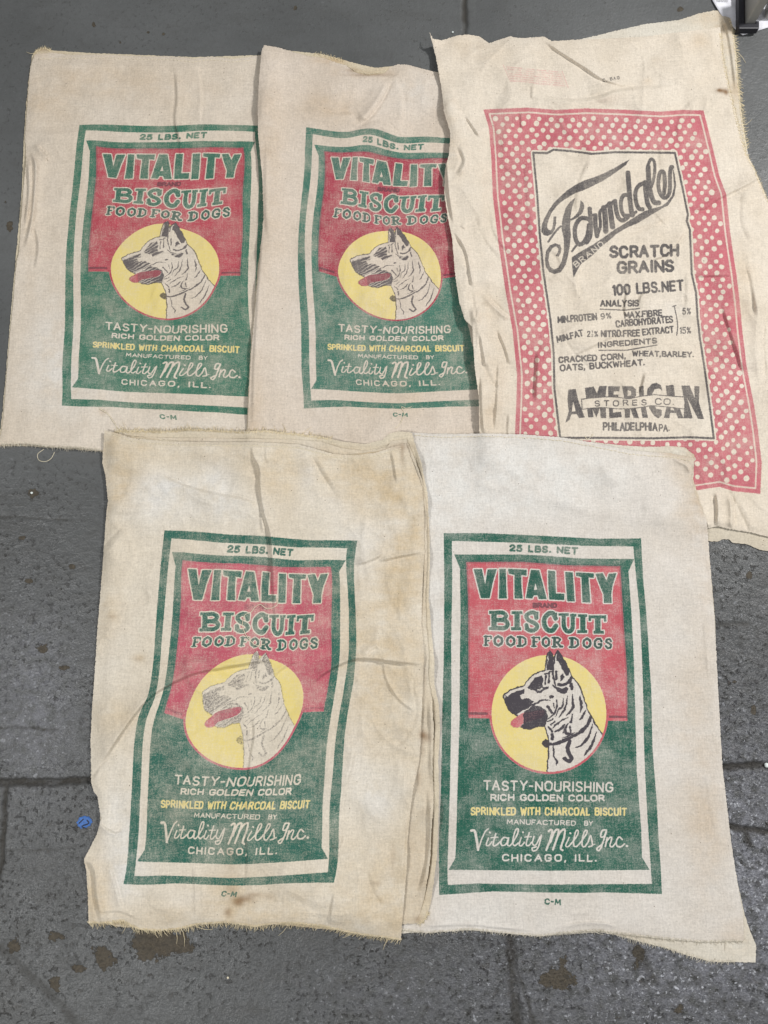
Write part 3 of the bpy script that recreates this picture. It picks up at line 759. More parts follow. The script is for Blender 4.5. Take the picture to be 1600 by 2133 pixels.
def floor_mat():
    t = NT('painted_concrete')
    geo = t.n('ShaderNodeNewGeometry'); pos = geo.outputs['Position']
    at = t.n('ShaderNodeAttribute', attribute_name='wear'); w = t.sep(at.outputs['Color'])   # R joint dirt, G bare patch, B rough wear, alpha painted sheen and glints
    off = lambda x, y, k=(1, 1, 1): t.mapv(pos, k, loc=(x, y, 0))
    cl = t.noise(pos, 3.2, 4, .6); md = t.noise(pos, 26, 5, .65); fi = t.noise(pos, 105, 3, .65); gr = t.noise(pos, 260, 2, .7)
    wr = t.math('MULTIPLY', w[2], t.math('ADD', .55, t.math('MULTIPLY', cl, .9)), clamp=True)
    c = t.mix(t.ramp(cl, .3, .7), rgb(84, 86, 86), rgb(107, 109, 109))
    c = t.mix(t.math('MULTIPLY', wr, .6), c, rgb(76, 76, 76))
    # dirt lodged in the pores, more where the paint is rough
    por = t.ramp(t.math('ADD', t.math('MULTIPLY', gr, .9), t.math('ADD', t.math('MULTIPLY', fi, .9), t.math('MULTIPLY', md, .5))), 1.06, 1.36)
    c = t.mix(t.math('MULTIPLY', por, t.math('ADD', t.math('MULTIPLY', wr, .80), .10)), c, rgb(42, 41, 38))
    smear = t.ramp(t.noise(off(2, 4, (1, 2.2, 1)), 11, 5, .66), .5, .72)
    c = t.mix(t.math('MULTIPLY', smear, t.math('ADD', t.math('MULTIPLY', wr, .45), .14)), c, rgb(70, 68, 64))
    # pits and chips
    pit = t.math('MULTIPLY', t.ramp(t.noise(off(0, 0), 105, 4, .66), .575, .635), t.ramp(t.noise(off(1, 8), 9, 4, .6), .38, .55))
    c = t.mix(t.math('MULTIPLY', pit, t.math('ADD', t.math('MULTIPLY', wr, .85), .10, clamp=True)), c, rgb(42, 39, 35))
    pit2 = t.math('MULTIPLY', t.ramp(t.noise(off(3, 9), 46, 5, .66), .635, .665), wr)
    c = t.mix(t.math('MULTIPLY', pit2, .85), c, rgb(58, 51, 44))
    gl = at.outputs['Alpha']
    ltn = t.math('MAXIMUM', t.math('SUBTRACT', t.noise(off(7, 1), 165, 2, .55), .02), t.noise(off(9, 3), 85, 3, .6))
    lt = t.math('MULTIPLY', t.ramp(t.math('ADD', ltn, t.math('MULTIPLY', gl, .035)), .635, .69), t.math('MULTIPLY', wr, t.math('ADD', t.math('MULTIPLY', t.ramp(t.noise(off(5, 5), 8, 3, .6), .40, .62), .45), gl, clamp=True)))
    c = t.mix(t.math('MULTIPLY', gl, t.ramp(t.noise(off(6, 2), 55, 4, .65), .36, .6)), c, rgb(124, 125, 132))  # bluish sheen of the floor, painted into its colour
    c = t.mix(t.math('MULTIPLY', lt, .9), c, rgb(176, 178, 184))  # pale specks: glints on the rough paint, put in as colour
    bare = t.ramp(t.math('ADD', w[1], t.math('MULTIPLY', t.math('SUBTRACT', t.noise(off(4, 4), 34, 5, .7), .5), 2.0)), .50, .54)
    c = t.mix(bare, c, t.mix(t.ramp(fi, .3, .7), rgb(64, 58, 48), rgb(84, 76, 63)))
    c = t.mix(t.math('MULTIPLY', t.math('MULTIPLY', w[0], t.ramp(md, .15, .5)), .95, clamp=True), c, rgb(48, 44, 37))
    gg = t.n('ShaderNodeCombineColor'); gv = t.math('ADD', t.math('MULTIPLY', t.math('SUBTRACT', t.ramp(gr, .3, .7), .5), t.math('ADD', t.math('MULTIPLY', wr, .62), .14)), t.math('MULTIPLY', t.math('SUBTRACT', t.ramp(fi, .3, .7), .5), t.math('ADD', t.math('MULTIPLY', wr, .42), .05)))
    gv = t.math('MAXIMUM', t.math('ADD', gv, .98), .3)
    for i in range(3): t.l(gv, gg.inputs[i])
    c = t.mix(1.0, c, gg.outputs[0], 'MULTIPLY')
    t.l(c, t.b.inputs['Base Color'])
    ro = t.math('SUBTRACT', t.math('ADD', t.math('MULTIPLY', t.ramp(md, .3, .7), .16), .42), t.math('MULTIPLY', wr, .17))
    ro = t.math('ADD', ro, t.math('MULTIPLY', t.math('MAXIMUM', bare, w[0]), .35), clamp=True)
    t.l(ro, t.b.inputs['Roughness'])
    t.b.inputs['Specular IOR Level'].default_value = .55
    h = t.math('ADD', t.math('MULTIPLY', fi, 1.0), t.math('ADD', t.math('MULTIPLY', md, 1.2), t.math('MULTIPLY', gr, .5)))
    h = t.math('MULTIPLY', h, t.math('ADD', t.math('MULTIPLY', wr, 1.7), .07))
    h = t.math('SUBTRACT', h, t.math('MULTIPLY', t.math('MULTIPLY', pit, wr), .8))
    h = t.math('SUBTRACT', h, t.math('MULTIPLY', bare, .4))
    bp = t.n('ShaderNodeBump'); bp.inputs['Strength'].default_value = 1.0; bp.inputs['Distance'].default_value = .0026
    t.l(h, bp.inputs['Height']); t.l(bp.outputs[0], t.b.inputs['Normal'])
    return t.m


# ------------------------------------------------------------------ floor
def seg_dist(X, Y, pts):
    D = np.full(X.shape, 1e9); S = np.zeros(X.shape); TT = np.zeros(X.shape)
    pts = np.asarray(pts, float); n = len(pts) - 1
    for i in range(n):
        a, b = pts[i], pts[i + 1]; d = b - a
        t = np.clip(((X - a[0]) * d[0] + (Y - a[1]) * d[1]) / (d @ d + 1e-9), 0, 1)
        dd = np.hypot(X - a[0] - t * d[0], Y - a[1] - t * d[1])
        sg = np.sign((X - a[0]) * d[1] - (Y - a[1]) * d[0])
        m = dd < D
        D = np.where(m, dd, D); S = np.where(m, sg, S); TT = np.where(m, (i + t) / n, TT)
    return D, S, TT


fu = np.r_[np.linspace(-900, -40, 12)[:-1], np.linspace(-40, 1640, 561), np.linspace(1640, 2500, 12)[1:]]
fv = np.r_[np.linspace(-900, -40, 14)[:-1], np.linspace(-40, 2180, 741), np.linspace(2180, 2800, 10)[1:]]
FU, FV = np.meshgrid(fu, fv)
fz = np.zeros(FU.shape); joint = np.zeros(FU.shape); bare = np.zeros(FU.shape); rough = np.zeros(FU.shape)
wob = 2.2 * np.sin(FU * .045) + 1.6 * np.sin(FU * .13 + FV * .09) + 1.2 * np.sin(FV * .21) + 1.0 * np.sin(FU * .4 + 1)
for pts, w, dep, k in (([(-40, 1632), (200, 1626), (900, 1612), (1500, 1598), (1640, 1592)], 6.5, .005, .95), ([(968, -40), (968, 200), (972, 800)], 5.5, .004, .9),
                       ([(1062, 1900), (1066, 2010), (1082, 2180)], 9, .004, .8), ([(1500, 1720), (1560, 1728), (1640, 1742)], 6.5, .004, .95), ([(1555, 1726), (1562, 1760)], 5, .003, .9), ([(13, 1636), (9, 1720), (2, 1800), (-6, 1840)], 5, .003, .85),
                       ([(-40, 1515), (60, 1516), (120, 1519)], 2.5, .0012, .6), ([(-40, 1076), (80, 1079), (140, 1084)], 2, .001, .5), ([(1485, 1300), (1560, 1300)], 3.5, .001, .55), ([(15, 1772), (110, 1770), (180, 1762)], 2, .001, .35),
                       ([(0, 1975), (60, 2030), (110, 2075), (160, 2133)], 9, .0, .45), ([(1325, 1970), (1350, 2020), (1360, 2040)], 9, 0, .6), ([(1495, 640), (1640, 652)], 2, .0006, .3), ([(1068, 2000), (1098, 2080), (1112, 2140)], 4, .001, .6)):
    D, S, TT = seg_dist(FU + wob * .6, FV + wob * .6, pts)
    g = np.exp(-(D / w) ** 4)
    fz -= dep * g
    joint = np.maximum(joint, k * np.exp(-(D / (w * 1.25)) ** 3))
for x, y, rx, ry in ((335, 1962, 55, 30), (308, 1985, 26, 22), (372, 1965, 20, 28), (212, 1985, 26, 13), (222, 2005, 18, 15), (160, 2016, 20, 10), (112, 2052, 15, 18), (120, 1950, 14, 10),
                     (1158, 2040, 34, 22), (1170, 2022, 16, 30), (1330, 1985, 14, 26), (1415, 2100, 16, 12), (30, 1972, 14, 14), (90, 1350, 14, 10), (130, 1391, 12, 6), (70, 1027, 13, 9), (308, 68, 4, 3), (341, 70, 5, 4), (250, 88, 4, 4), (616, 16, 4, 6), (1417, 18, 6, 5), (195, 52, 4, 9), (20, 470, 6, 10), (12, 420, 5, 7), (45, 1120, 9, 5), (150, 1180, 7, 5), (60, 1210, 8, 4), (1560, 1200, 7, 9), (1530, 1420, 8, 5), (1570, 1480, 6, 10)):
    q = np.sqrt(((FU - x) / rx) ** 2 + ((FV - y) / ry) ** 2)
    bare = np.maximum(bare, np.clip(1.05 - .52 * q, 0, 1) * (1.0 if rx > 30 else .86))
rough = .08 + .92 / (1 + np.exp(-(FV - 1150) / 150.))
rough *= .62 + .38 / (1 + np.exp(-(FU - 700) / 160.))
rough = np.maximum(rough, .55 / (1 + np.exp(-(FV - 960) / 60.)) / (1 + np.exp((FU - 240) / 60.)))
rough *= 1 - .35 * np.exp(-((FU - 420) / 330) ** 2 - ((FV - 2050) / 110) ** 2)
sm_ = RNG.randn(*FU.shape)
painted_glint = np.exp(-((FU - 1500) / 420) ** 2 - ((FV - 1850) / 330) ** 2) + .55 * np.exp(-((FU - 70) / 90) ** 2 - ((FV - 1470) / 190) ** 2) + .25 * np.exp(-((FU - 900) / 300) ** 2 - ((FV - 2080) / 90) ** 2)  # where sheen and glints get painted into the floor colour
rough = np.maximum(rough, .16)
fcol = np.stack([joint, bare, np.clip(rough, 0, 1), np.clip(painted_glint, 0, 1)], -1).reshape(-1, 4)
FP = P(FU.ravel(), FV.ravel(), fz.ravel() * 0); FP[:, 2] = fz.ravel()
idx = np.arange(FU.size).reshape(FU.shape)
ff = np.stack([idx[:-1, :-1], idx[1:, :-1], idx[1:, 1:], idx[:-1, 1:]], -1).reshape(-1, 4)
fl = mesh_obj('floor', FP, ff, floor_mat(), None, col=fcol)
tag(fl, kind='structure')

# ------------------------------------------------------------------ cloth
H = np.zeros((NYG, NXG))
NZ = dict(lo=noise(36), mid=noise(11), fine=noise(5), rid=noise(8), rid2=noise(19), str_v=noise(4, 26), str_h=noise(26, 4))


def maxf(a):
    b = a.copy()
    for dj in (-1, 0, 1):
        for di in (-1, 0, 1): b = np.maximum(b, np.roll(np.roll(a, dj, 0), di, 1))
    return b


def crease_field(cr):
    F = np.zeros(H.shape)
    for pts, amp, wl, wr in cr:
        p = smooth(pts, 5)
        R = 4.5 * max(wl, wr)
        m = (GX > p[:, 0].min() - R) & (GX < p[:, 0].max() + R) & (GY > p[:, 1].min() - R) & (GY < p[:, 1].max() + R)
        if not m.any(): continue
        js = np.where(m.any(1))[0]; is_ = np.where(m.any(0))[0]
        sl = (slice(js[0], js[-1] + 1), slice(is_[0], is_[-1] + 1))
        D, S, TT = seg_dist(GX[sl], GY[sl], p)
        wd = np.where(S < 0, wl, wr)
        taper = np.clip(np.sin(math.pi * np.clip(TT, .0, 1)) * 1.8, 0, 1)
        F[sl] += 1.9 * amp * .001 * np.exp(-(D / wd) ** 1.25) * taper
        if amp > 1.3:      # the pinched valley alongside a fold
            side = 1.0 if wl < wr else -1.0
            F[sl] -= min(amp, 4) * .0008 * np.exp(-((D * S + side * min(wl, wr) * 1.1) / 3.2) ** 2) * taper
    return F


def rcreases(bb, n, ang=1.57, spread=.7, amp=(.3, 1.0), ln=(25, 90), w=(3, 9)):
    out = []
    for _ in range(n):
        x, y = bb[0] + RNG.rand() * (bb[2] - bb[0]), bb[1] + RNG.rand() * (bb[3] - bb[1])
        a = ang + RNG.randn() * spread; L = ln[0] + RNG.rand() * (ln[1] - ln[0]); k = RNG.randn() * .35
        p = []
        for t in (0, .33, .66, 1):
            p.append((x, y)); x += math.cos(a) * L / 3; y += math.sin(a) * L / 3; a += k
        ws = w[0] + RNG.rand() * (w[1] - w[0])
        out.append((p, amp[0] + RNG.rand() ** 2 * (amp[1] - amp[0]), ws, ws * (1 + 1.5 * RNG.rand())))
    return out


def layer(sides, t=.0016, creases=(), lo=.9, mid=.3, fine=.06, rid=.22, r2=.0, sv=.0, sh=.0, spread=7, lift=(), shift=0):
    """lay one cloth on what lies there already; returns its height field"""
    global H
    T, R, B_, L_ = [np.asarray(s, float) for s in sides]
    poly = np.vstack([T, R[1:], B_[::-1][1:], L_[::-1][1:-1]])
    m = polymask(poly, GX, GY)
    hb = maxf(H)
    b = np.maximum(blur(hb, spread), hb)
    b = blur(b, 2.0)
    q = lambda k: np.roll(np.roll(NZ[k], 37 * shift, 0), 53 * shift, 1)
    wr = lo * q('lo') + 4.2 * mid * q('mid') + 2.4 * fine * q('fine') + 3.6 * rid * (.9 - np.sqrt(np.abs(q('rid')) + .03)) + 3.2 * r2 * (.9 - np.sqrt(np.abs(q('rid2')) + .015)) + sv * q('str_v') + sh * q('str_h')
    ed = np.clip(blur(m.astype(float), 5) * 2 - 1, 0, 1)        # settles towards its own edges
    wr = (wr + 1.0) * (.25 + .75 * ed)
    S = b + t + .001 * np.clip(wr, -.2, 9) + crease_field(creases)
    for x, y, r, a in lift:
        S = S + a * .001 * np.exp(-((GX - x) ** 2 + (GY - y) ** 2) / (r * r))
    S = np.maximum(S, hb + .0011)
    H = np.where(m, S, H)
    return S


def grid_of(sides, step=2.0, jit=.4):
    T, R, B_, L_ = sides
    ln = lambda p: np.hypot(*np.diff(np.asarray(p, float), axis=0).T).sum()
    nu = int(max(ln(T), ln(B_)) / step); nv = int(max(ln(L_), ln(R)) / step)
    u, v = np.meshgrid(np.linspace(0, 1, nu), np.linspace(0, 1, nv))
    q = coons(T, B_, L_, R, u, v)
    if jit:
        e = np.minimum(np.minimum(np.arange(nu)[None] , nu - 1 - np.arange(nu)[None]), np.minimum(np.arange(nv)[:, None], nv - 1 - np.arange(nv)[:, None]))
        q = q + (RNG.randn(nv, nu, 2) * jit) * (e == 0)[..., None]
    return q


def tps(src, dst, lam=.6):
    src = np.asarray(src, float); dst = np.asarray(dst, float)
    c = src.mean(0); sc = src.std()
    s = (src - c) / sc; n = len(s)
    def K(a, b):
        r2 = ((a[:, None] - b[None]) ** 2).sum(-1); return r2 * np.log(r2 + 1e-12) * .5
    A = np.zeros((n + 3, n + 3)); A[:n, :n] = K(s, s) + lam * .004 * np.eye(n); A[:n, n] = 1; A[:n, n + 1:] = s; A[n, :n] = 1; A[n + 1:, :n] = s.T
    W = np.linalg.solve(A, np.vstack([dst, np.zeros((3, 2))]))
    def f(p):
        p = (np.asarray(p, float) - c) / sc
        out = np.empty((len(p), 2))
        for i in range(0, len(p), 20000):
            q = p[i:i + 20000]; out[i:i + 20000] = K(q, s) @ W[:n] + W[n] + q @ W[n + 1:]
        return out
    return f


def wear_field(stains, bleach, dark, extra=None):
    F = np.zeros((NYG, NXG, 4)); F[..., 3] = 1
    for ch, lst in ((0, stains), (1, bleach), (2, dark)):
        for x, y, rx, ry, a in lst:
            F[..., ch] += a * np.exp(-(((GX - x) / rx) ** 2 + ((GY - y) / ry) ** 2))
    return np.clip(F, 0, 1)


def panel(name, parent, sides, S, mat, wear, uvf=None, canvas=None, drop=.0011, step=2.05, cut=None, base=None):
    """mesh of a cloth panel; cut = (label polygon, picture polygon) in picture px: those faces become parts of their own"""
    q = grid_of(sides, step)
    nv, nu = q.shape[:2]
    z = sample(S, q[..., 0], q[..., 1])
    V = P(q[..., 0], q[..., 1], z)
    du = np.gradient(V, axis=1); dv = np.gradient(V, axis=0)
    N = np.cross(dv, du); N /= np.linalg.norm(N, axis=-1)[..., None] + 1e-12
    N *= np.sign(N[..., 2:3])
    flat = q.reshape(-1, 2)
    col = np.stack([sample(wear[..., k], flat[:, 0], flat[:, 1]) for k in range(4)], -1)
    if uvf is not None:
        e = uvf(flat)
        uv = np.stack([(e[:, 0] - canvas[0]) / (canvas[2] - canvas[0]), 1 - (e[:, 1] - canvas[1]) / (canvas[3] - canvas[1])], -1)
    else: uv = np.zeros((len(flat), 2))
    idx = np.arange(nu * nv).reshape(nv, nu)
    Fq = np.stack([idx[:-1, :-1], idx[1:, :-1], idx[1:, 1:], idx[:-1, 1:]], -1).reshape(-1, 4)
    Vf, Nf = V.reshape(-1, 3), N.reshape(-1, 3)
    # rim that turns down at the cut edge
    rim = np.r_[idx[0, :], idx[1:, -1], idx[-1, ::-1][1:], idx[::-1, 0][1:-1]]
    ctr = Vf.mean(0)
    top = Vf[rim]; bot = top.copy(); bot[:, 2] = np.maximum(bot[:, 2] - drop, .0002)
    outw = np.roll(top, -1, 0) - np.roll(top, 1, 0); outw = np.stack([outw[:, 1], -outw[:, 0], 0 * outw[:, 0]], -1)
    outw /= np.linalg.norm(outw, axis=1)[:, None] + 1e-9
    if ((top - ctr) * outw).sum() < 0: outw = -outw
    n0 = len(Vf); k = len(rim)
    Vr = np.vstack([top, bot]); a = np.arange(k); b = (a + 1) % k
    Fr = np.stack([a, b, b + k, a + k], -1)
    Nr = np.vstack([Nf[rim] * .5 + outw * .5, outw])
    lab = None
    groups = {name: np.ones(len(Fq), bool)}
    if cut:
        cxy = e[Fq].mean(1)
        inl = polymask(cut[0], cxy[:, 0], cxy[:, 1])
        inp = polymask(cut[1], cxy[:, 0], cxy[:, 1]) & inl if len(cut) > 1 else np.zeros(len(Fq), bool)
        groups = {name: ~inl, 'printed_label': inl & ~inp}
        if len(cut) > 1: groups['dog_picture'] = inp
    par = parent
    made = {}
    for nm, msk in groups.items():
        f = Fq[msk]; used = np.unique(f); mp = np.full(n0, -1); mp[used] = np.arange(len(used))
        v_, n_, u_, c_, f_ = Vf[used], Nf[used], uv[used], col[used], mp[f]
        if nm == name:
            o_ = len(v_)
            v_ = np.vstack([v_, Vr]); n_ = np.vstack([n_, Nr]); u_ = np.vstack([u_, uv[rim], uv[rim]]); c_ = np.vstack([c_, col[rim], col[rim]]); f_ = np.vstack([f_, Fr + o_])
        pr = made.get('printed_label', parent) if nm == 'dog_picture' else parent
        made[nm] = mesh_obj(nm, v_, f_, mat, pr, N=n_, uv=u_, col=c_)
    return made


def fringe(parent, pts, S, mat, L=(7, 15), step=2.0, out=None, name='frayed_fringe', r=.00042, a_j=.35, stiff=.4):
    p = resample(pts, max(3, int(np.hypot(*np.diff(np.asarray(pts, float), axis=0).T).sum() / step)))
    T = np.gradient(p, axis=0); T /= np.linalg.norm(T, axis=1)[:, None]
    paths = []
    n1 = np.cumsum(RNG.randn(len(p))) * .05; n1 -= n1.mean(); n1 = np.clip(n1, -.5, .5)
    for i in range(len(p)):
        nrm = np.array([-T[i, 1], T[i, 0]])
        if nrm @ np.array(out) < 0: nrm = -nrm
        a = n1[i] + RNG.randn() * a_j; ca, sa = math.cos(a), math.sin(a)
        d = np.array([nrm[0] * ca - nrm[1] * sa, nrm[0] * sa + nrm[1] * ca])
        ln = L[0] + (L[1] - L[0]) * RNG.rand() ** 1.3
        bend = RNG.randn() * .25
        if RNG.rand() < .035: ln *= 2.4; bend *= 3
        s0 = p[i] - d * 4
        q = [s0 + d * (ln + 4) * t + np.array([-d[1], d[0]]) * bend * ln * t * t for t in (0, .35, .7, 1)]
        z0 = sample(S, s0[0], s0[1]) + .0003
        zz = [z0]
        for t, w in zip((.35, .7, 1), q[1:]):
            g = sample(H, w[0], w[1]) + .0005
            zz.append(max(g, z0 * (1 - t) + g * t + .0008 * RNG.rand() * stiff))
        paths.append(P([w[0] for w in q], [w[1] for w in q], zz))
    V, F = tubes(paths, np.array([r, r, r * .85, r * .5]), 4)
    return mesh_obj(name, V, F, mat, parent, uv=np.zeros((len(V), 2)), col=np.tile([.35, 0, 0, 1], (len(V), 1)))


def stitching(parent, pts, S, mat, dash=5.5, gap=2.2, r=.0006, name='hem_stitching'):
    n = int(np.hypot(*np.diff(np.asarray(pts, float), axis=0).T).sum() / (dash + gap))
    p = resample(pts, n * 4 + 1)
    paths = []
    for i in range(n):
        s = p[i * 4:i * 4 + 4] + RNG.randn(2) * .35
        z = sample(S, s[:, 0], s[:, 1]) + np.array([-.0002, .0006, .0006, -.0002])
        paths.append(P(s[:, 0], s[:, 1], z))
    V, F = tubes(paths, r, 5)
    return mesh_obj(name, V, F, mat, parent)


def sack(label, cen, group=None, cat='sack'):
    c = P(cen[0], cen[1], 0)
    o = empty('cloth_sack', tuple(c))
    return tag(o, label, cat, group)


M_UNDER = cloth('unbleached_cotton_plain', rgb(215, 209, 196), 9)
M_BACK = cloth('unbleached_cotton_back', rgb(212, 201, 178), 12)
M_THREAD = plain('cotton_thread', rgb(226, 216, 190), .9, var=.1, scale=300)
M_FRAY = plain('frayed_cotton', rgb(226, 211, 176), .95, var=.2, scale=200)
M_FRAYW = plain('frayed_cotton_white', rgb(222, 214, 196), .95, var=.15, scale=200)
GRP = 'sacks printed with a dog picture'
oval = np.stack([ecx + (erx + 4.6) * np.cos(th), ecy + (ery + 4.6) * np.sin(th)], -1)
oval = np.vstack([oval])
CUT = (outer, oval)
DCAN = (DX0, DY0, DX1, DY1)

E_LM = dict(f1=(924, 1110), f2=(1131, 1116), f3=(1335, 1121), f4=(920, 1499), f5=(1358, 1499), f6=(915, 1864), f7=(1150, 1861), f8=(1379, 1862), f9=(974, 1174), f10=(1295, 1180), f11=(987, 1185), f12=(1284.5, 1192),
            f13=(1002, 1246.5), f14=(1275, 1257), f15=(1019, 1272), f16=(1263, 1280.5), f17=(1018.5, 1312), f17b=(1258, 1320), f18=(1008, 1345), f19=(1275, 1353), ea=(1145, 1356), eb=(1162, 1356), nose=(1048, 1449.7),
            cl=(1024, 1480), cr=(1263, 1475), ct=(1150, 1364.5), cb=(1141.6, 1610), rbl=(976, 1494), rbr=(1306, 1500), tl=(1006, 1625), tr=(1278.5, 1650.5), sl=(980, 1698.6), sr=(1304.7, 1698.6), sm=(1139.5, 1697.5),
            vl=(983, 1731.4), vr=(1306, 1762), chl=(1045.5, 1793.8), chr=(1242, 1793.8), il=(933, 1842.5), ir=(1358, 1841), cm=(1151.6, 1880), nl=(1061, 1141.5), nr=(1203.8, 1148), tg=(1128, 1549), co=(1229.4, 1495), nk=(1256, 1532))
A_LM = dict(f1=(165.4, 259.8), f2=(362, 262), f3=(546, 262), f4=(135.8, 566), f5=(549, 570), f6=(128.8, 844.5), f7=(345, 855), f8=(570, 868), f9=(202.5, 307.4), f10=(509, 307.4), f11=(214.9, 319.8), f12=(502.3, 319.8),
            f13=(225.9, 369.3), f14=(487.2, 370.6), f15=(238.3, 391.3), f16=(471.5, 389.9), f17=(235.5, 420), f17b=(462.4, 424.8), f18=(221.2, 447.6), f19=(478.9, 451.8), ea=(349.2, 461.4), eb=(366.2, 465.4), nose=(253.3, 538.6),
            cl=(231, 554), cr=(457.2, 555.6), ct=(350, 465.8), cb=(348.4, 665.3), rbl=(184, 564.5), rbr=(499.8, 573), tl=(218.8, 670.2), tr=(475, 693), sl=(192.5, 723.8), sr=(497.7, 735), sm=(339.5, 730.8), vl=(193.6, 746.5), vr=(498.8, 785.7),
            chl=(252.7, 800.8), chr=(438.6, 807.8), il=(148.8, 830.5), cm=(351, 869.7), nl=(291, 285.4), nr=(430.8, 281.3), tg=(332.1, 616.6), co=(425.6, 574.3), nk=(447.5, 597))
B_LM = dict(f1=(637.5, 264.7), f3=(1004, 288), f4=(620.5, 566), f5=(1005, 566), f6=(633, 851), f7=(832, 852.8), f8=(1046, 846), f9=(678, 317.8), f11=(690.6, 327.2), f13=(700, 374), f15=(712.5, 391.3), f17=(709.4, 424), f18=(694.4, 452.2), f19=(929.7, 463.1),
            ea=(812.5, 475), eb=(826.6, 474), nose=(729.3, 541.3), cl=(703.7, 564), cr=(917.6, 560.5), ct=(820, 480), cb=(825.5, 667.3), rbl=(664.5, 564), tl=(703.7, 674.3), tr=(940, 693.5), sl=(682, 728.5), sr=(966.6, 731.3), sm=(814.3, 731.3),
            vl=(684.8, 751.3), vr=(971.8, 775.8), chl=(741.5, 801.3), chr=(916.5, 801.3), il=(648.8, 833.5), cm=(833.6, 864.3), nl=(756, 289.7), nr=(882.8, 305.3))
B_X = [((781, 267), (1094, 1113)), ((725, 275.6), (1025, 1112)), ((831, 285), (1150, 1117)), ((943.8, 285.6), (1269, 1119)), ((786, 333.4), (1106, 1186)), ((825, 339.7), (1142, 1188)), ((875, 342.8), (1199.5, 1192.3)), ((898.4, 388), (1230, 1256)),
       ((892, 407), (1226, 1281.5)), ((898.4, 439.7), (1236.7, 1318.7)), ((997, 846.8), (1324, 1861))]
D_LM = dict(f1=(342.4, 1104.6), f2=(545.5, 1116), f3=(744.4, 1125.7), f5=(725.2, 1481), f6=(256.9, 1840.7), f7=(480, 1847), f8=(695, 1839), f9=(383, 1169.6), f10=(690, 1181), f11=(392, 1185), f12=(685.2, 1193.3), f13=(404, 1250), f14=(669, 1257.4), f15=(417, 1275),
            f16=(654.4, 1278.5), f17=(416, 1315), f17b=(644.6, 1319), f18=(399, 1348.4), f19=(661.8, 1351.6), ea=(538, 1356.6), eb=(553.7, 1362.7), nose=(421.6, 1441.5), cl=(388.4, 1485.3), cr=(632, 1460.8), ct=(536, 1362.7), cb=(510, 1601.6), rbl=(342, 1482), rbr=(673.9, 1480),
            tl=(363.5, 1613.2), tr=(626.7, 1634.4), sl=(334.2, 1683), sr=(643, 1683), sm=(482, 1684.7), vl=(337.5, 1714.6), vr=(641.4, 1744.9), chl=(391, 1778.3), chr=(576.4, 1778.3), il=(280.6, 1824.5), ir=(683.6, 1816.4), cm=(476.6, 1863),
            nl=(473.3, 1143.6), nr=(610.5, 1151.7), tg=(490.8, 1543), co=(594.9, 1482.6), nk=(614, 1514))
D_X = [((307.5, 1453), (921, 1466)), ((290, 1484), (920, 1497)), ((739.8, 1359), (1350, 1370)), ((713.5, 1600), (1364, 1622)), ((737.7, 1175), (1338, 1172)), ((323, 1290), (922.5, 1290))]


def lm_map(lm, extra=()):
    ks = [k for k in lm if k in E_LM]
    return tps([lm[k] for k in ks] + [a for a, b in extra], [E_LM[k] for k in ks] + [b for a, b in extra])


# ---- plain sack under the polka dot one
cu = sack('plain cream sack lying beneath the polka dot sack, its ragged right edge showing', (1300, 300), None)
cu_s = ([(1040, 130), (1150, 95), (1230, 77), (1290, 62.4), (1345.7, 50), (1415, 41.6), (1456.7, 27.7), (1489, 21.7), (1507.5, 25)],
        [(1507.5, 25), (1520, 36), (1527, 60), (1533, 110), (1537, 162), (1544, 231), (1551, 278), (1560, 330), (1590, 430), (1630, 600), (1640, 1000)],
        [(1060, 980), (1350, 990), (1640, 1000)], [(1040, 130), (1050, 500), (1060, 980)])
W0 = wear_field([(1515, 60, 40, 60, .5), (1480, 40, 60, 18, .35), (1535, 200, 25, 90, .5)], [], [(1522, 40, 14, 14, .3)])
S_cu = layer(cu_s, t=.002, lo=.5, mid=.3, shift=1, creases=[([(1500, 30), (1516, 60), (1528, 130), (1535, 200)], 2.2, 6, 10)])
panel('front_panel', cu, cu_s, S_cu, M_UNDER, W0, drop=.0018)
fringe(cu, [(1521, 38), (1528, 62), (1534, 110), (1538, 162), (1545, 231), (1551, 278), (1556, 310)], S_cu, M_FRAY, (4, 10), 1.8, (1, 0))

# ---- left sack
A = sack('left dog biscuit sack, cream with gathered folds along its outer edge and green framed label', (300, 530), GRP)
A_s = ([(73, 113), (105, 109.5), (147, 114), (227.5, 114.5), (297.5, 117.7), (357, 117.7), (385, 119.5), (402.5, 123), (437.5, 117.7), (486.5, 123), (539, 116), (580, 117)],
       [(580, 117), (582, 500), (576, 955)],
       [(-3, 926), (52, 924), (105, 931), (157, 933), (210, 938), (400, 948), (576, 955)],
       [(73, 113), (66, 130), (61, 165), (56, 235), (52.5, 287.5), (55, 333), (49, 392.5), (43.8, 462.5), (40, 525), (35, 545), (28, 627.5), (21, 697.5), (14, 785), (7, 872.5), (1.8, 907.5), (-3, 926)])
A_b = ([(67, 116), (75, 104), (92, 99), (110, 105), (200, 111), (260, 113), (400, 119), (580, 114)], [(580, 114), (584, 500), (578, 958)], [(-8, 929), (60, 929), (210, 940), (578, 958)],
       [(67, 116), (60, 160), (53, 240), (49, 300), (46, 392), (39, 470), (31, 560), (22, 660), (12, 785), (2, 890), (-8, 929)])
W_A = wear_field([(85, 220, 60, 40, .35), (180, 160, 120, 40, .3), (215, 855, 14, 10, .25), (110, 108, 60, 12, .4), (340, 190, 120, 30, .25), (60, 500, 20, 200, .25)], [(150, 800, 110, 80, .5), (100, 700, 60, 120, .4), (400, 900, 120, 30, .3)],
                 [(87, 101, 16, 5, .7), (207, 494, 2.2, 9, .8), (228, 492, 5, 2, .7), (213, 860, 6, 6, .25)])
S_Ab = layer(A_b, t=.0018, lo=.4, mid=.2, shift=2)
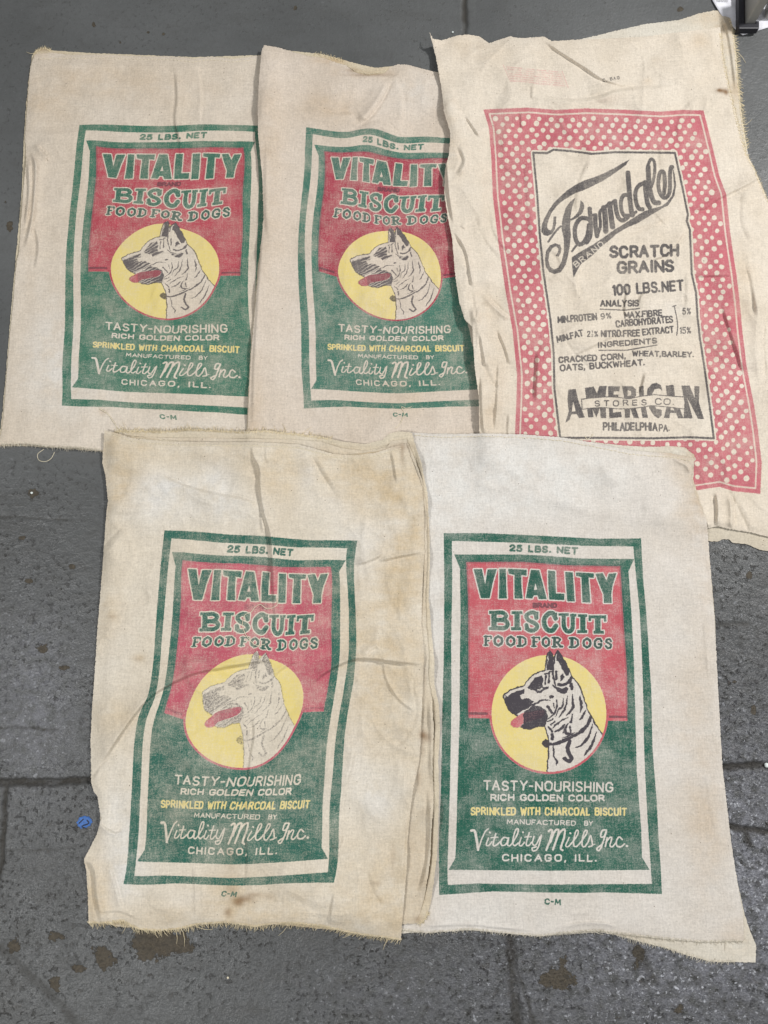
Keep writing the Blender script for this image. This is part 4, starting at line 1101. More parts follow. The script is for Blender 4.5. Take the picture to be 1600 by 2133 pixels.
panel('back_panel', A, A_b, S_Ab, M_BACK, W_A, step=3.4)
crA = [([(66, 318), (74, 345), (72, 400), (66, 460), (52, 520)], 5.0, 5, 8), ([(58, 335), (60, 400), (52, 470)], 3.0, 3, 5), ([(74, 300), (88, 320), (102, 330)], 3.2, 8, 5), ([(70, 460), (80, 510), (74, 560)], 2.6, 4, 8), ([(52, 345), (150, 340)], .9, 6, 4),
       ([(366, 140), (370, 200), (366, 250), (376, 300)], 2.6, 5, 16), ([(250, 225), (320, 232), (366, 222)], 1.3, 8, 10), ([(372, 262), (380, 330)], 1.6, 6, 20), ([(52, 275), (110, 280), (180, 274)], 1.2, 8, 8), ([(410, 130), (418, 200), (414, 260)], 1.4, 10, 5),
       ([(70, 140), (180, 135), (360, 140), (530, 136)], .8, 5, 5), ([(60, 700), (120, 690), (150, 700)], .6, 6, 10), ([(320, 835), (420, 846), (520, 858)], .8, 8, 6), ([(508, 300), (500, 500), (508, 700)], 1.2, 8, 12), ([(0, 920), (110, 926), (210, 934)], .9, 3, 3)]
S_A = layer(A_s, t=.0022, creases=crA + rcreases((20, 120, 560, 920), 45, 1.5, .8, (.25, .9), (50, 150), (5, 13)), lo=1.0, mid=.38, rid=.3, r2=.45, sv=.15, shift=3, lift=[(60, 350, 22, 6), (52, 440, 22, 6), (40, 540, 24, 4), (80, 112, 20, 5)])
panel('front_panel', A, A_s, S_A, cloth('cotton_left_sack', rgb(216, 205, 190), 1, (IMG_D1, IMG_D2), 'dog', heavy=0, dark=.87, fade=.9, inkG=(70, 120, 100), inkR=(186, 86, 96)), W_A, lm_map(A_LM), DCAN, cut=CUT)
fringe(A, [(-3, 926), (52, 924), (105, 931), (157, 933), (210, 938)], S_A, M_FRAYW, (3, 9), 2.0, (0, 1), a_j=.6)
fringe(A, [(70, 114), (76, 104), (92, 99), (106, 104)], S_Ab, M_FRAY, (2, 6), 1.6, (-.4, -1), a_j=.6)
stitching(A, [(82, 122), (147, 121), (227, 121), (297, 124), (357, 124), (402, 129), (437, 124), (486, 129), (536, 123)], S_A, M_THREAD, r=.0004)

# ---- middle sack
B = sack('middle dog biscuit sack with its open mouth sagging, tucked under the polka dot sack', (770, 520), GRP)
B_top = [(550, 93.8), (581, 99), (606, 107), (637.5, 116), (675, 121), (700, 130), (722, 136.5), (737.5, 150.6), (765.6, 157.5), (800, 153.8), (812.5, 141), (828, 134), (850, 135), (875, 142), (903, 149), (1000, 160)]
B_left = [(550, 93.8), (545, 107), (540.6, 154), (537, 216), (538, 279), (542, 325.6), (547, 372.5), (549, 450), (546, 490), (538.5, 567.5), (530, 655), (523, 742.5), (519, 812.5), (516, 889.5), (513, 960)]
B_s = (B_top, [(1000, 160), (1025, 560), (1050, 960)], [(513, 960), (780, 962), (1050, 960)], B_left)
B_b = ([(553, 97), (606, 106), (662, 111.6), (700, 120), (725, 128), (750, 134), (781, 141), (809, 138.5), (828, 137), (880, 146), (998, 160)], [(998, 160), (1023, 560), (1048, 962)], [(511, 962), (780, 965), (1048, 962)],
       [(553, 97), (546, 107), (543, 154), (541, 279), (549, 372.5), (551, 450), (536, 567), (521, 742), (514, 889), (511, 962)])
W_B = wear_field([(760, 150, 60, 12, .6), (700, 126, 40, 10, .7), (560, 330, 30, 200, .3), (530, 880, 20, 100, .35), (730, 230, 100, 30, .25), (690, 205, 60, 30, .2), (850, 830, 80, 40, .2)], [(860, 190, 60, 50, .45), (640, 700, 60, 120, .3)], [(770, 156, 45, 3, .55), (735, 146, 14, 4, .5)])
S_Bb = layer(B_b, t=.0018, lo=.5, mid=.2, shift=4)
panel('back_panel', B, B_b, S_Bb, M_BACK, W_B, step=3.2)
crB = [([(806, 165), (790, 200), (765, 235), (745, 250)], 4.0, 14, 10), ([(640, 215), (690, 240), (745, 238)], 2.2, 14, 7), ([(660, 282), (730, 285), (790, 262), (830, 290), (900, 300)], 2.4, 16, 12), ([(556, 290), (555, 420), (560, 500)], 1.4, 6, 14),
       ([(549, 470), (540, 600), (530, 760), (528, 890)], 2.0, 5, 12), ([(820, 160), (835, 210), (830, 280)], 2.0, 16, 8), ([(700, 335), (780, 352), (830, 360), (900, 352)], 1.0, 10, 8), ([(810, 285), (822, 360), (838, 430)], 1.2, 8, 14), ([(530, 890), (640, 898), (780, 905), (850, 880)], 1.0, 6, 6),
       ([(565, 150), (640, 165), (720, 175)], 1.2, 10, 12), ([(900, 540), (930, 640), (960, 700)], .8, 9, 9)]
S_B = layer(B_s, t=.0026, creases=crB + rcreases((530, 110, 960, 900), 45, 1.5, .8, (.25, .9), (50, 150), (5, 13)), lo=1.1, mid=.42, rid=.32, r2=.55, shift=5, sv=.15, lift=[(548, 98, 26, 10), (541, 150, 34, 9), (537, 215, 36, 10), (538, 285, 36, 9), (545, 350, 36, 8), (549, 430, 40, 9), (545, 510, 40, 8), (534, 610, 40, 7), (524, 720, 40, 7), (518, 830, 40, 6), (770, 156, 30, 5), (850, 136, 30, 6)])
panel('front_panel', B, B_s, S_B, cloth('cotton_middle_sack', rgb(214, 202, 188), 2, (IMG_D1, IMG_D2), 'dog', heavy=0, dark=.87, fade=1.0, inkG=(76, 122, 106), inkR=(174, 76, 90)), W_B, lm_map(B_LM, B_X), DCAN, cut=CUT)
fringe(B, [(655, 112), (668, 112), (690, 118), (715, 126)], S_Bb, M_FRAY, (2, 6), 2.0, (0, -1), a_j=.7)
stitching(B, [(720, 135), (737, 147), (765, 154), (800, 150), (810, 139)], S_Bb, M_THREAD, r=.0005)

# ---- polka dot grain sack
Cs = sack('large cream grain sack with a pink polka dot border around black lettering', (1280, 560))
C_s = ([(895, 67), (901.6, 81), (920, 84), (952.5, 74), (975.6, 71.7), (998.8, 76), (1019.6, 90), (1045, 81), (1063.5, 76), (1086.6, 79.6), (1133, 76), (1149, 85.6), (1193, 83), (1253, 81), (1345.7, 76), (1415, 67), (1500.6, 56.5)],
       [(1500.6, 56.5), (1505, 115.6), (1517, 176), (1530.7, 231), (1544.5, 287), (1554, 320), (1568.5, 345), (1600, 418), (1640, 520), (1665, 800), (1668, 1130)],
       [(1000, 1010), (1200, 1060), (1400, 1095), (1475, 1100), (1497, 1096), (1521, 1102), (1560, 1108), (1600, 1118), (1668, 1130)],
       [(895, 67), (908.6, 120), (920, 185), (924.7, 231), (938.6, 277.5), (936, 318), (927, 354), (925.5, 399), (931.5, 444), (942, 495), (948, 570), (957, 630), (969, 666), (984, 681), (987, 735), (990, 774), (997.5, 825), (999, 903), (1000, 1010)])
C_b = ([(930, 92), (1200, 90), (1496, 70)], [(1496, 70), (1545, 320), (1600, 440), (1650, 700), (1668, 1156)], [(1010, 1020), (1300, 1100), (1475, 1127), (1495, 1128.5), (1505.5, 1123), (1518.6, 1123), (1526.5, 1131), (1558, 1133.7), (1584, 1145.5), (1600, 1148), (1668, 1156)],
       [(930, 92), (950, 300), (960, 600), (1005, 820), (1010, 1020)])
W_C = wear_field([(935, 300, 25, 90, .45), (1010, 640, 30, 40, .3), (1020, 820, 30, 120, .3), (1460, 85, 20, 15, .4), (1370, 130, 14, 10, .3), (1350, 170, 12, 8, .3), (1000, 100, 60, 25, .3), (1140, 890, 40, 14, .25), (1545, 600, 25, 80, .3)], [(1300, 260, 120, 40, .25), (1390, 640, 40, 40, .3)], [(1506, 189, 12, 5, .8), (1498, 188, 5, 3, .8), (1513, 194, 5, 5, .7)])
S_Cb = layer(C_b, t=.0018, lo=.5, mid=.2, shift=6)
panel('back_panel', Cs, C_b, S_Cb, cloth('cotton_grey_hem', rgb(204, 195, 178), 13), W_C, step=3.4)
crC = [([(1130, 80), (1165, 105), (1220, 140), (1260, 165), (1320, 180)], 3.0, 6, 16), ([(1110, 200), (1180, 212), (1240, 208), (1300, 190), (1420, 182)], 3.4, 14, 7), ([(1110, 178), (1108, 206)], 1.6, 4, 8), ([(970, 240), (985, 262), (1000, 285)], 3.0, 4, 9), ([(1086, 232), (1088, 270)], 2.0, 5, 7),
       ([(958, 300), (970, 335), (955, 368)], 4.0, 8, 9), ([(930, 330), (935, 400), (946, 470)], 3.2, 4, 8), ([(945, 480), (970, 520), (980, 570), (985, 600)], 4.0, 4, 8), ([(960, 470), (970, 475)], 2, 4, 6), ([(985, 640), (990, 665), (1000, 640)], 4.5, 8, 8), ([(1005, 615), (1040, 650), (1060, 665)], 4.0, 8, 6),
       ([(1000, 690), (1008, 740), (1010, 765)], 3.5, 4, 7), ([(1035, 680), (1055, 730), (1062, 760)], 3.0, 4, 8), ([(1002, 780), (1004, 850), (1008, 905)], 3.4, 3, 8), ([(1040, 740), (1036, 830), (1030, 905)], 3.0, 4, 9), ([(1060, 860), (1058, 910)], 2.0, 3, 7), ([(985, 690), (990, 800), (998, 900)], 2.5, 3, 6),
       ([(1122, 730), (1120, 780), (1116, 840)], 4.0, 6, 16), ([(1122, 720), (1145, 720), (1152, 735)], 2.6, 10, 5), ([(1312, 580), (1304, 620), (1302, 650), (1310, 660)], 2.2, 3, 12), ([(1335, 668), (1290, 690), (1240, 715), (1200, 735), (1160, 760)], 2.6, 14, 7), ([(1420, 590), (1370, 605), (1340, 615), (1330, 640)], 2.6, 5, 14),
       ([(1430, 470), (1412, 500), (1385, 530), (1340, 545)], 3.2, 14, 5), ([(1430, 425), (1370, 455), (1310, 475), (1260, 488)], 2.0, 12, 10), ([(1210, 555), (1198, 580), (1205, 620)], 2.6, 10, 6), ([(1260, 495), (1330, 490), (1400, 470)], 1.6, 12, 12), ([(1440, 440), (1470, 430), (1490, 415), (1560, 380), (1585, 362)], 3.4, 6, 14),
       ([(1445, 575), (1490, 572), (1535, 572)], 2.4, 5, 10), ([(1505, 628), (1520, 680), (1540, 740), (1552, 780)], 2.6, 6, 14), ([(1560, 550), (1572, 600), (1580, 660)], 3.0, 8, 14), ([(1590, 600), (1575, 700), (1580, 800)], 3.5, 14, 14), ([(1345, 775), (1340, 800), (1332, 820)], 3.0, 4, 14), ([(1210, 880), (1260, 850), (1310, 825)], 1.6, 14, 12),
       ([(1492, 1025), (1496, 1060), (1494, 1098)], 4.5, 5, 9), ([(1520, 1028), (1524, 1070), (1523, 1100)], 4.5, 9, 5), ([(1450, 1030), (1470, 1080), (1478, 1098)], 2.6, 7, 10), ([(1500, 940), (1515, 980), (1505, 1015)], 2.4, 10, 8), ([(1540, 1040), (1560, 1080), (1570, 1105)], 2.0, 10, 12), ([(1410, 900), (1300, 905), (1220, 900)], 1.0, 8, 5),
       ([(1440, 150), (1490, 130)], 1.2, 16, 16), ([(1100, 330), (1105, 420), (1112, 500)], 1.6, 10, 14), ([(1120, 540), (1060, 520)], 1.0, 9, 9)]
S_C = layer(C_s, t=.0026, creases=crC + rcreases((930, 90, 1580, 1090), 110, 1.2, .9, (.4, 1.5), (50, 150), (5, 14)) + rcreases((930, 300, 1080, 900), 30, 1.48, .16, (.6, 1.9), (90, 230), (5, 10)), lo=1.6, mid=.58, rid=.42, r2=1.05, fine=.1, sv=.3, shift=7, lift=[(936, 300, 30, 6), (940, 480, 30, 7), (950, 590, 30, 6), (990, 690, 26, 6), (998, 880, 26, 6), (897, 75, 22, 20), (908, 130, 34, 12), (922, 230, 46, 8), (932, 340, 40, 10), (928, 420, 40, 8), (945, 540, 36, 8), (965, 650, 40, 9), (985, 740, 30, 7), (994, 830, 34, 7), (955, 74, 26, 6), (1065, 78, 26, 6), (1130, 80, 20, 5)])
fr_l = fp
panel('front_panel', Cs, C_s, S_C, cloth('cotton_grain_sack', rgb(222, 212, 197), 3, (IMG_F,), 'grain', fade=.8), W_C, lambda p: p, (FX0, FY0, FX1, FY1), cut=(fp,), step=2.05)
fringe(Cs, [(1502, 70), (1506, 116), (1518, 176), (1531, 231), (1545, 287), (1555, 322), (1569, 345), (1600, 418)], S_C, M_FRAY, (1, 5), 2.2, (1, -.2), a_j=.6)

# ---- lower right sack
E = sack('lower right dog biscuit sack, the whitest one, with the boldest dark dog', (1170, 1430), GRP)
E_top = [(850, 900), (922.5, 904.8), (1005, 902.7), (1087.5, 904.8), (1170, 911), (1232, 921), (1273, 929.5), (1314.4, 937.8), (1355.7, 942), (1397, 944), (1446.4, 955)]
E_right = [(1446.4, 955), (1441, 998), (1446.4, 1024), (1458.8, 1053), (1472, 1084), (1475, 1120), (1483.5, 1226.6), (1489, 1297), (1494.7, 1409), (1500, 1508), (1504.6, 1592), (1514.4, 1676.6), (1524, 1760), (1537, 1845), (1548, 1905), (1550, 1960)]
E_bot = [(832, 1936), (887.5, 1943), (982.5, 1936), (1044, 1943), (1125, 1950), (1182, 1943), (1248.5, 1938), (1296, 1946), (1380, 1955), (1460, 1962), (1550, 1960)]
E_left = [(850, 900), (835, 1400), (832, 1936)]
E_s = (E_top, E_right, E_bot, E_left)
E_b = ([(852, 902), (1100, 906), (1300, 928), (1340, 931), (1397, 929.5), (1426, 931.6), (1447, 948)], [(1447, 948), (1444, 1000), (1470, 1080), (1484, 1226), (1490, 1297), (1492, 1409), (1503, 1592), (1522, 1760), (1538, 1846), (1553, 1912), (1565, 1945), (1575.4, 1969), (1574, 2005)],
       [(836, 1944), (982, 1938), (1125, 1950), (1248, 1942), (1296, 1950), (1339, 1963), (1377, 1972), (1434, 1990), (1481, 2003), (1574, 2005)], [(852, 902), (837, 1400), (836, 1944)])
W_E = wear_field([(1460, 1000, 60, 120, .45), (1430, 940, 60, 14, .6), (1480, 1150, 40, 160, .35), (1440, 1500, 60, 200, .3), (1540, 1960, 40, 50, .4), (1300, 1955, 60, 12, .5), (1470, 1750, 40, 140, .35), (880, 1900, 30, 40, .4)], [(930, 1000, 110, 90, .9), (1080, 960, 120, 70, .8), (1180, 1010, 100, 60, .7), (900, 1250, 60, 250, .75), (1050, 1050, 120, 40, .6), (1280, 980, 60, 40, .5), (1000, 1910, 160, 40, .5), (1150, 1800, 200, 60, .3), (1420, 1350, 40, 120, .4), (1410, 1560, 40, 120, .3)], [(885, 1905, 8, 8, .4)])
S_Eb = layer(E_b, t=.0018, lo=.4, mid=.2, shift=8)
panel('back_panel', E, E_b, S_Eb, M_UNDER, W_E, step=3.0)
crE = [([(1240, 940), (1262, 985), (1300, 1010)], 1.2, 18, 14), ([(1310, 945), (1325, 975), (1335, 1000)], 1.0, 16, 12), ([(1400, 955), (1430, 970), (1436, 985)], 2.4, 5, 5), ([(1110, 1110), (1112, 1180)], .5, 4, 4), ([(1150, 1800), (1152, 1900)], .8, 3, 6), ([(1170, 1930), (1220, 1922), (1262, 1924), (1280, 1930)], 1.8, 4, 4), ([(1185, 1905), (1230, 1900)], 1.2, 4, 6),
       ([(870, 1930), (970, 1926), (1040, 1932), (1110, 1938)], 1.6, 3, 4), ([(1466, 1280), (1472, 1350), (1475, 1410)], 1.2, 4, 8), ([(1470, 1600), (1482, 1680), (1500, 1760)], 1.0, 5, 8), ([(1475, 1130), (1480, 1230), (1486, 1300)], .8, 4, 9), ([(860, 906), (1005, 909), (1170, 918), (1300, 942)], .8, 3, 4), ([(1120, 1000), (1125, 1080)], .6, 18, 18)]
S_E = layer(E_s, t=.002, creases=crE + rcreases((860, 920, 1520, 1930), 40, 1.57, .8, (.2, .6)), lo=.55, mid=.16, rid=.17, r2=.22, fine=.05, shift=9)
panel('front_panel', E, E_s, S_E, cloth('cotton_lower_right_sack', rgb(216, 210, 202), 4, (IMG_D1, IMG_D2), 'dog', heavy=1, dark=.98, fade=.85, inkG=(50, 102, 86), inkR=(198, 98, 106)), W_E, lambda p: p, DCAN, cut=CUT)
fringe(E, E_bot[0:11], S_E, M_FRAYW, (2, 8), 2.0, (0, 1), a_j=.7)
fringe(E, [(1290, 1950), (1339, 1963), (1377, 1972), (1434, 1990), (1481, 2003), (1530, 2004)], S_Eb, M_FRAYW, (2, 8), 2.2, (0, 1), a_j=.6)
stitching(E, [(864, 907), (922, 911), (1005, 909), (1087, 911), (1170, 918), (1232, 929), (1273, 938), (1314, 946), (1356, 950), (1400, 952), (1440, 960)], S_E, M_THREAD)

# ---- lower left pile: two sacks underneath, the printed one on top
D3 = sack('bottom sack of the lower left pile, its frayed mouth and right edge poking out', (560, 1400), 'plain sacks under the stained one')
D3_r = [(858.5, 901), (866, 930), (878, 965), (891, 1030), (894.6, 1112), (896, 1165), (893, 1244), (898.6, 1309), (905, 1375), (905, 1427), (914, 1467), (917, 1519), (913, 1585), (914.8, 1642), (913, 1725), (910.7, 1780), (903.8, 1835), (898, 1879), (890, 1906), (879, 1924)]
D3_t = [(236, 900), (243, 894), (345, 898), (391, 893), (507, 899), (553, 896), (622.5, 904), (669, 909), (715, 920), (761, 925), (798, 916), (812, 902), (831, 898.5), (858.5, 901)]
D3_s = (D3_t, D3_r, [(205, 1910), (500, 1914), (830, 1922), (879, 1924)], [(236, 900), (232, 1300), (205, 1910)])
W_D = wear_field([(240, 930, 80, 60, .85), (250, 1060, 60, 60, .5), (850, 1100, 60, 140, .8), (800, 1300, 90, 160, .75), (780, 1480, 70, 120, .6), (800, 1880, 120, 130, .75), (640, 960, 160, 40, .6), (760, 1010, 90, 60, .75), (430, 930, 100, 40, .5), (225, 1280, 40, 80, .55), (290, 1370, 14, 10, .5), (240, 1490, 50, 40, .5), (200, 1860, 40, 90, .8), (330, 1915, 140, 30, .55), (480, 1880, 110, 60, .55), (600, 1910, 120, 50, .5), (490, 1800, 30, 80, .35), (880, 1700, 40, 250, .55), (580, 1010, 40, 60, .45), (250, 1010, 40, 30, .5)],
                 [(310, 1040, 60, 60, .8), (450, 990, 40, 60, .75), (640, 980, 22, 50, .9), (700, 1040, 40, 40, .5), (350, 1010, 80, 30, .5), (820, 1110, 50, 40, .6), (760, 1180, 40, 80, .7), (720, 1120, 60, 40, .4), (790, 1660, 50, 70, .8), (250, 1740, 40, 140, .75), (260, 1830, 60, 60, .6), (400, 1880, 60, 30, .6), (740, 1560, 30, 100, .5), (240, 1330, 40, 80, .3), (480, 1060, 120, 40, .5)],
                 [(512, 1872, 20, 7, .6), (496, 1880, 12, 9, .7), (475, 1900, 8, 10, .6), (530, 1863, 16, 4, .4), (560, 1868, 14, 8, .25), (482, 1850, 14, 20, .3), (880, 1530, 7, 9, .65), (889, 1536, 10, 10, .5), (880, 1560, 4, 20, .35), (870, 1915, 9, 8, .4), (872, 1620, 5, 20, .35), (885, 1410, 3, 30, .3), (838, 945, 4, 20, .4), (835, 930, 30, 8, .35), (780, 1840, 12, 5, .25), (818, 1790, 5, 30, .2), (290, 1372, 10, 5, .25), (235, 1285, 10, 4, .3), (480, 1790, 14, 30, .2)])
S_D3 = layer(D3_s, t=.0026, lo=.5, mid=.3, shift=10, creases=[([(862, 920), (880, 990), (886, 1100)], 2.0, 4, 6), ([(906, 1560), (905, 1680), (900, 1800), (880, 1900)], 3.0, 6, 9), ([(250, 902), (450, 902), (700, 924), (800, 925), (840, 908)], 1.5, 4, 4), ([(905, 1440), (908, 1500), (904, 1570)], 2.4, 4, 6)], lift=[(880, 960, 24, 5), (893, 1050, 24, 7), (896, 1165, 22, 5), (896, 1280, 22, 5), (905, 1390, 24, 7), (915, 1490, 26, 8), (914, 1600, 26, 6), (912, 1700, 26, 8), (904, 1830, 26, 7), (500, 896, 26, 4), (700, 915, 26, 4), (840, 900, 26, 6)])
W_D2 = W_D.copy(); W_D2[..., 0] *= .5
M_D3 = cloth('stained_cotton_bottom', rgb(214, 204, 184), 5)
panel('front_panel', D3, D3_s, S_D3, M_D3, W_D2, step=3.0, drop=.002)
fringe(D3, [(240, 899), (300, 898), (345, 899), (391, 894), (507, 900), (553, 897), (622, 905), (690, 914)], S_D3, M_FRAY, (4, 11), 1.9, (0, -1), a_j=.8)
fringe(D3, [(893, 1900), (884, 1918), (872, 1924)], S_D3, M_FRAY, (3, 8), 1.8, (.7, .7), a_j=.8)

D2 = sack('second sack down in the lower left pile, seen as a strip beside the stained sack', (555, 1410), 'plain sacks under the stained one')
D2_s = ([(232, 908), (345, 912), (520, 914), (600, 915), (669, 920), (715, 934), (761, 939), (806, 931), (816, 918), (846, 915)],
        [(846, 915), (862, 950), (880, 1000), (888, 1060), (889, 1111), (890, 1165), (886, 1240), (888, 1300), (893, 1360), (892, 1410), (900, 1460), (904, 1520), (901, 1580), (903, 1640), (903, 1680), (899, 1725), (897, 1780), (892, 1824), (884, 1870), (874, 1904), (864, 1924)],
        [(200, 1915), (500, 1918), (830, 1925), (864, 1924)], [(232, 908), (226, 1300), (200, 1915)])
S_D2 = layer(D2_s, t=.0024, lo=.5, mid=.3, shift=11, creases=[([(885, 1080), (884, 1180), (881, 1270)], 2.0, 4, 6), ([(894, 1450), (898, 1540), (896, 1620)], 2.6, 4, 5), ([(893, 1640), (896, 1720), (890, 1800), (872, 1870)], 3.6, 5, 8), ([(720, 940), (770, 943), (820, 925)], 1.5, 4, 4)])
panel('front_panel', D2, D2_s, S_D2, cloth('stained_cotton_second', rgb(216, 206, 188), 6), W_D2, step=3.0, drop=.002)

D = sack('lower left dog biscuit sack, stained brown, with a pale faded dog and fringed bottom', (530, 1420), GRP)
D_t = [(217.8, 896), (238.6, 901), (275.6, 912.4), (345, 919), (437.5, 920.7), (520.8, 920.7), (576, 922.6), (622.5, 926), (668.8, 938), (692, 945), (738, 948.5), (784.5, 942.5), (812, 933), (835, 926), (846, 924)]
D_r = [(846, 924), (855, 950), (868, 985), (880, 1015), (883, 1060), (884, 1111), (885, 1150), (881, 1200), (879, 1260), (878, 1300), (883, 1350), (882, 1400), (880, 1450), (878, 1500), (876, 1550), (873, 1588), (866, 1620), (860, 1650), (855.7, 1684), (849, 1752), (847.4, 1807), (843, 1862), (838, 1920), (835, 1958)]
D_bt = [(184.6, 1922), (214.8, 1924), (255, 1918), (269, 1926), (290, 1936), (327, 1939), (370, 1936), (413, 1926), (471, 1922), (514, 1928), (531, 1931), (557, 1926), (615, 1923), (676, 1930), (711, 1939), (752, 1947), (794, 1952), (835, 1958)]
D_l = [(217.8, 896), (213, 963), (220, 991), (224.8, 1042), (220, 1088), (213, 1195), (207.5, 1255), (202.5, 1317.5), (198.8, 1380), (192.5, 1467.5), (188.8, 1542.5), (190, 1605), (189.5, 1630), (196, 1650), (203, 1658), (206, 1680), (211, 1706), (202, 1737.6), (183, 1775), (175, 1789.4), (180, 1815), (183, 1861), (184.6, 1922)]
D_s = (D_t, D_r, D_bt, D_l)
D_b = ([(226, 904), (440, 926), (620, 932), (700, 950), (840, 934)], [(840, 934), (876, 1060), (874, 1300), (872, 1500), (845, 1752), (832, 1950)], [(190, 1920), (260, 1932), (290, 1930), (500, 1918), (832, 1950)], [(226, 904), (226, 1042), (212, 1200), (200, 1400), (196, 1600), (206, 1650), (213, 1700), (190, 1780), (190, 1920)])
S_Db = layer(D_b, t=.0016, lo=.3, mid=.2, shift=12)
panel('back_panel', D, D_b, S_Db, M_BACK, W_D, step=3.4)
crD = [([(524, 925), (528, 950), (540, 975), (541, 1010), (546, 1050), (552, 1075), (562, 1110), (566, 1150), (570, 1230), (575, 1320)], 5.5, 3.5, 14), ([(552, 1060), (545, 1080), (548, 1110)], 2.0, 4, 6), ([(554, 930), (556, 965)], 1.6, 4, 6), ([(325, 985), (370, 1010), (430, 1028), (500, 1042), (540, 1055)], 3.6, 18, 7), ([(225, 1066), (280, 1062), (320, 1056)], 1.8, 9, 12),
       ([(655, 940), (680, 985), (705, 1025)], 2.6, 9, 12), ([(815, 935), (822, 970), (828, 1010)], 2.4, 4, 7), ([(190, 1615), (225, 1565), (262, 1510), (300, 1462), (335, 1434), (400, 1402), (470, 1388), (540, 1376), (575, 1376)], 6.0, 6, 26), ([(300, 1378), (400, 1381), (520, 1384)], 1.5, 5, 9), ([(566, 1410), (590, 1388), (630, 1372)], 2.4, 6, 10),
       ([(640, 1430), (680, 1398), (730, 1374), (770, 1371), (830, 1378), (882, 1382)], 5.5, 5, 22), ([(755, 1368), (775, 1350), (790, 1345)], 2.6, 5, 12), ([(740, 1176), (780, 1162), (800, 1148)], 3.2, 5, 12), ([(790, 1168), (830, 1158), (884, 1148)], 3.6, 5, 12), ([(215, 1160), (240, 1130), (270, 1100)], 2.2, 12, 12),
       ([(832, 1232), (832, 1270), (836, 1300)], 1.25, 4, 7), ([(848, 1240), (846, 1266)], .9, 4, 6), ([(866, 1410), (866, 1450)], 1.4, 3, 5), ([(526, 1490), (530, 1530), (522, 1580), (518, 1620), (520, 1660)], 2.6, 3, 11), ([(516, 1650), (514, 1720), (516, 1790), (512, 1850)], 1.8, 4, 9), ([(560, 1280), (563, 1340)], 1.2, 4, 8),
       ([(214, 1706), (210, 1720), (240, 1738), (260, 1728)], 2.4, 7, 5), ([(184, 1790), (198, 1815), (202, 1860), (214, 1925)], 4.5, 8, 9), ([(225, 1800), (240, 1850), (252, 1900)], 2.2, 9, 7), ([(205, 1900), (250, 1898), (285, 1912)], 1.6, 3, 6), ([(404, 1800), (407, 1850), (408, 1920)], 1.6, 6, 12), ([(692, 1765), (706, 1762), (712, 1740)], 2.4, 5, 9),
       ([(698, 1860), (692, 1900), (688, 1925)], 2.6, 6, 7), ([(736, 1560), (728, 1600), (716, 1640)], 2.2, 10, 8), ([(230, 1580), (210, 1600), (196, 1625)], 2.2, 5, 8), ([(850, 1690), (842, 1760), (838, 1840)], 1.6, 7, 4), ([(344, 1092), (346, 1130)], 1.0, 2, 5), ([(230, 907), (275, 922), (345, 929), (520, 931), (622, 936), (692, 955), (738, 958), (800, 948)], 1.0, 3, 4), ([(620, 1900), (700, 1906), (740, 1902)], 1.0, 5, 5),
       ([(340, 1700), (430, 1690), (520, 1700)], .8, 14, 14), ([(600, 1700), (590, 1780), (600, 1860)], 1.0, 12, 12), ([(560, 1660), (566, 1740)], .9, 8, 8)]
S_D = layer(D_s, t=.0022, creases=crD + rcreases((190, 920, 860, 1920), 90, 1.4, .9, (.4, 1.25), (60, 190), (5, 13)) + rcreases((740, 950, 880, 1900), 46, 1.55, .18, (.4, 1.6), (60, 170), (4, 9)), lo=1.3, mid=.5, rid=.44, r2=.95, fine=.1, sv=.25, shift=13, lift=[(212, 1700, 20, 5), (215, 900, 22, 5), (200, 1560, 24, 3), (884, 1080, 22, 4), (882, 1380, 22, 5), (862, 1640, 22, 5), (180, 1785, 26, 6), (195, 1640, 22, 4), (845, 1790, 30, 3)])
panel('front_panel', D, D_s, S_D, cloth('cotton_lower_left_sack', rgb(219, 210, 194), 7, (IMG_D1, IMG_D2), 'dog', heavy=0, dark=.8, fade=1.0, stain=(200, 178, 142), inkG=(58, 108, 94), inkR=(194, 98, 112)), W_D, lm_map(D_LM, D_X), DCAN, cut=CUT)
fringe(D, D_bt, S_D, M_FRAY, (5, 13), 1.8, (0, 1), a_j=.3)
stitching(D, [(232, 906), (275, 919), (345, 926), (437, 928), (521, 928), (576, 930), (622, 933), (668, 945), (692, 952), (738, 956), (784, 950), (812, 941), (838, 933)], S_D, M_THREAD)


# ------------------------------------------------------------------ loose threads
def thread(pts, label, lift=.0009, r=.00055, name='loose_thread'):
    q = smooth(pts, 6)
    z = sample(H, q[:, 0], q[:, 1]) + lift + .0006 * np.sin(np.arange(len(q)) * .6)
    w = P(q[:, 0], q[:, 1], z)
    V, F = tubes([w], r, 6)
    o = empty('loose_thread', tuple(w.mean(0)))
    bpy.data.objects.remove(o)
    o = mesh_obj(name, V, F, M_THREAD)
    c = w.mean(0)
    me = o.data
    me.transform(__import__('mathutils').Matrix.Translation(-__import__('mathutils').Vector(c)))
    o.location = c
    return tag(o, label, 'thread', 'loose threads on the sacks')


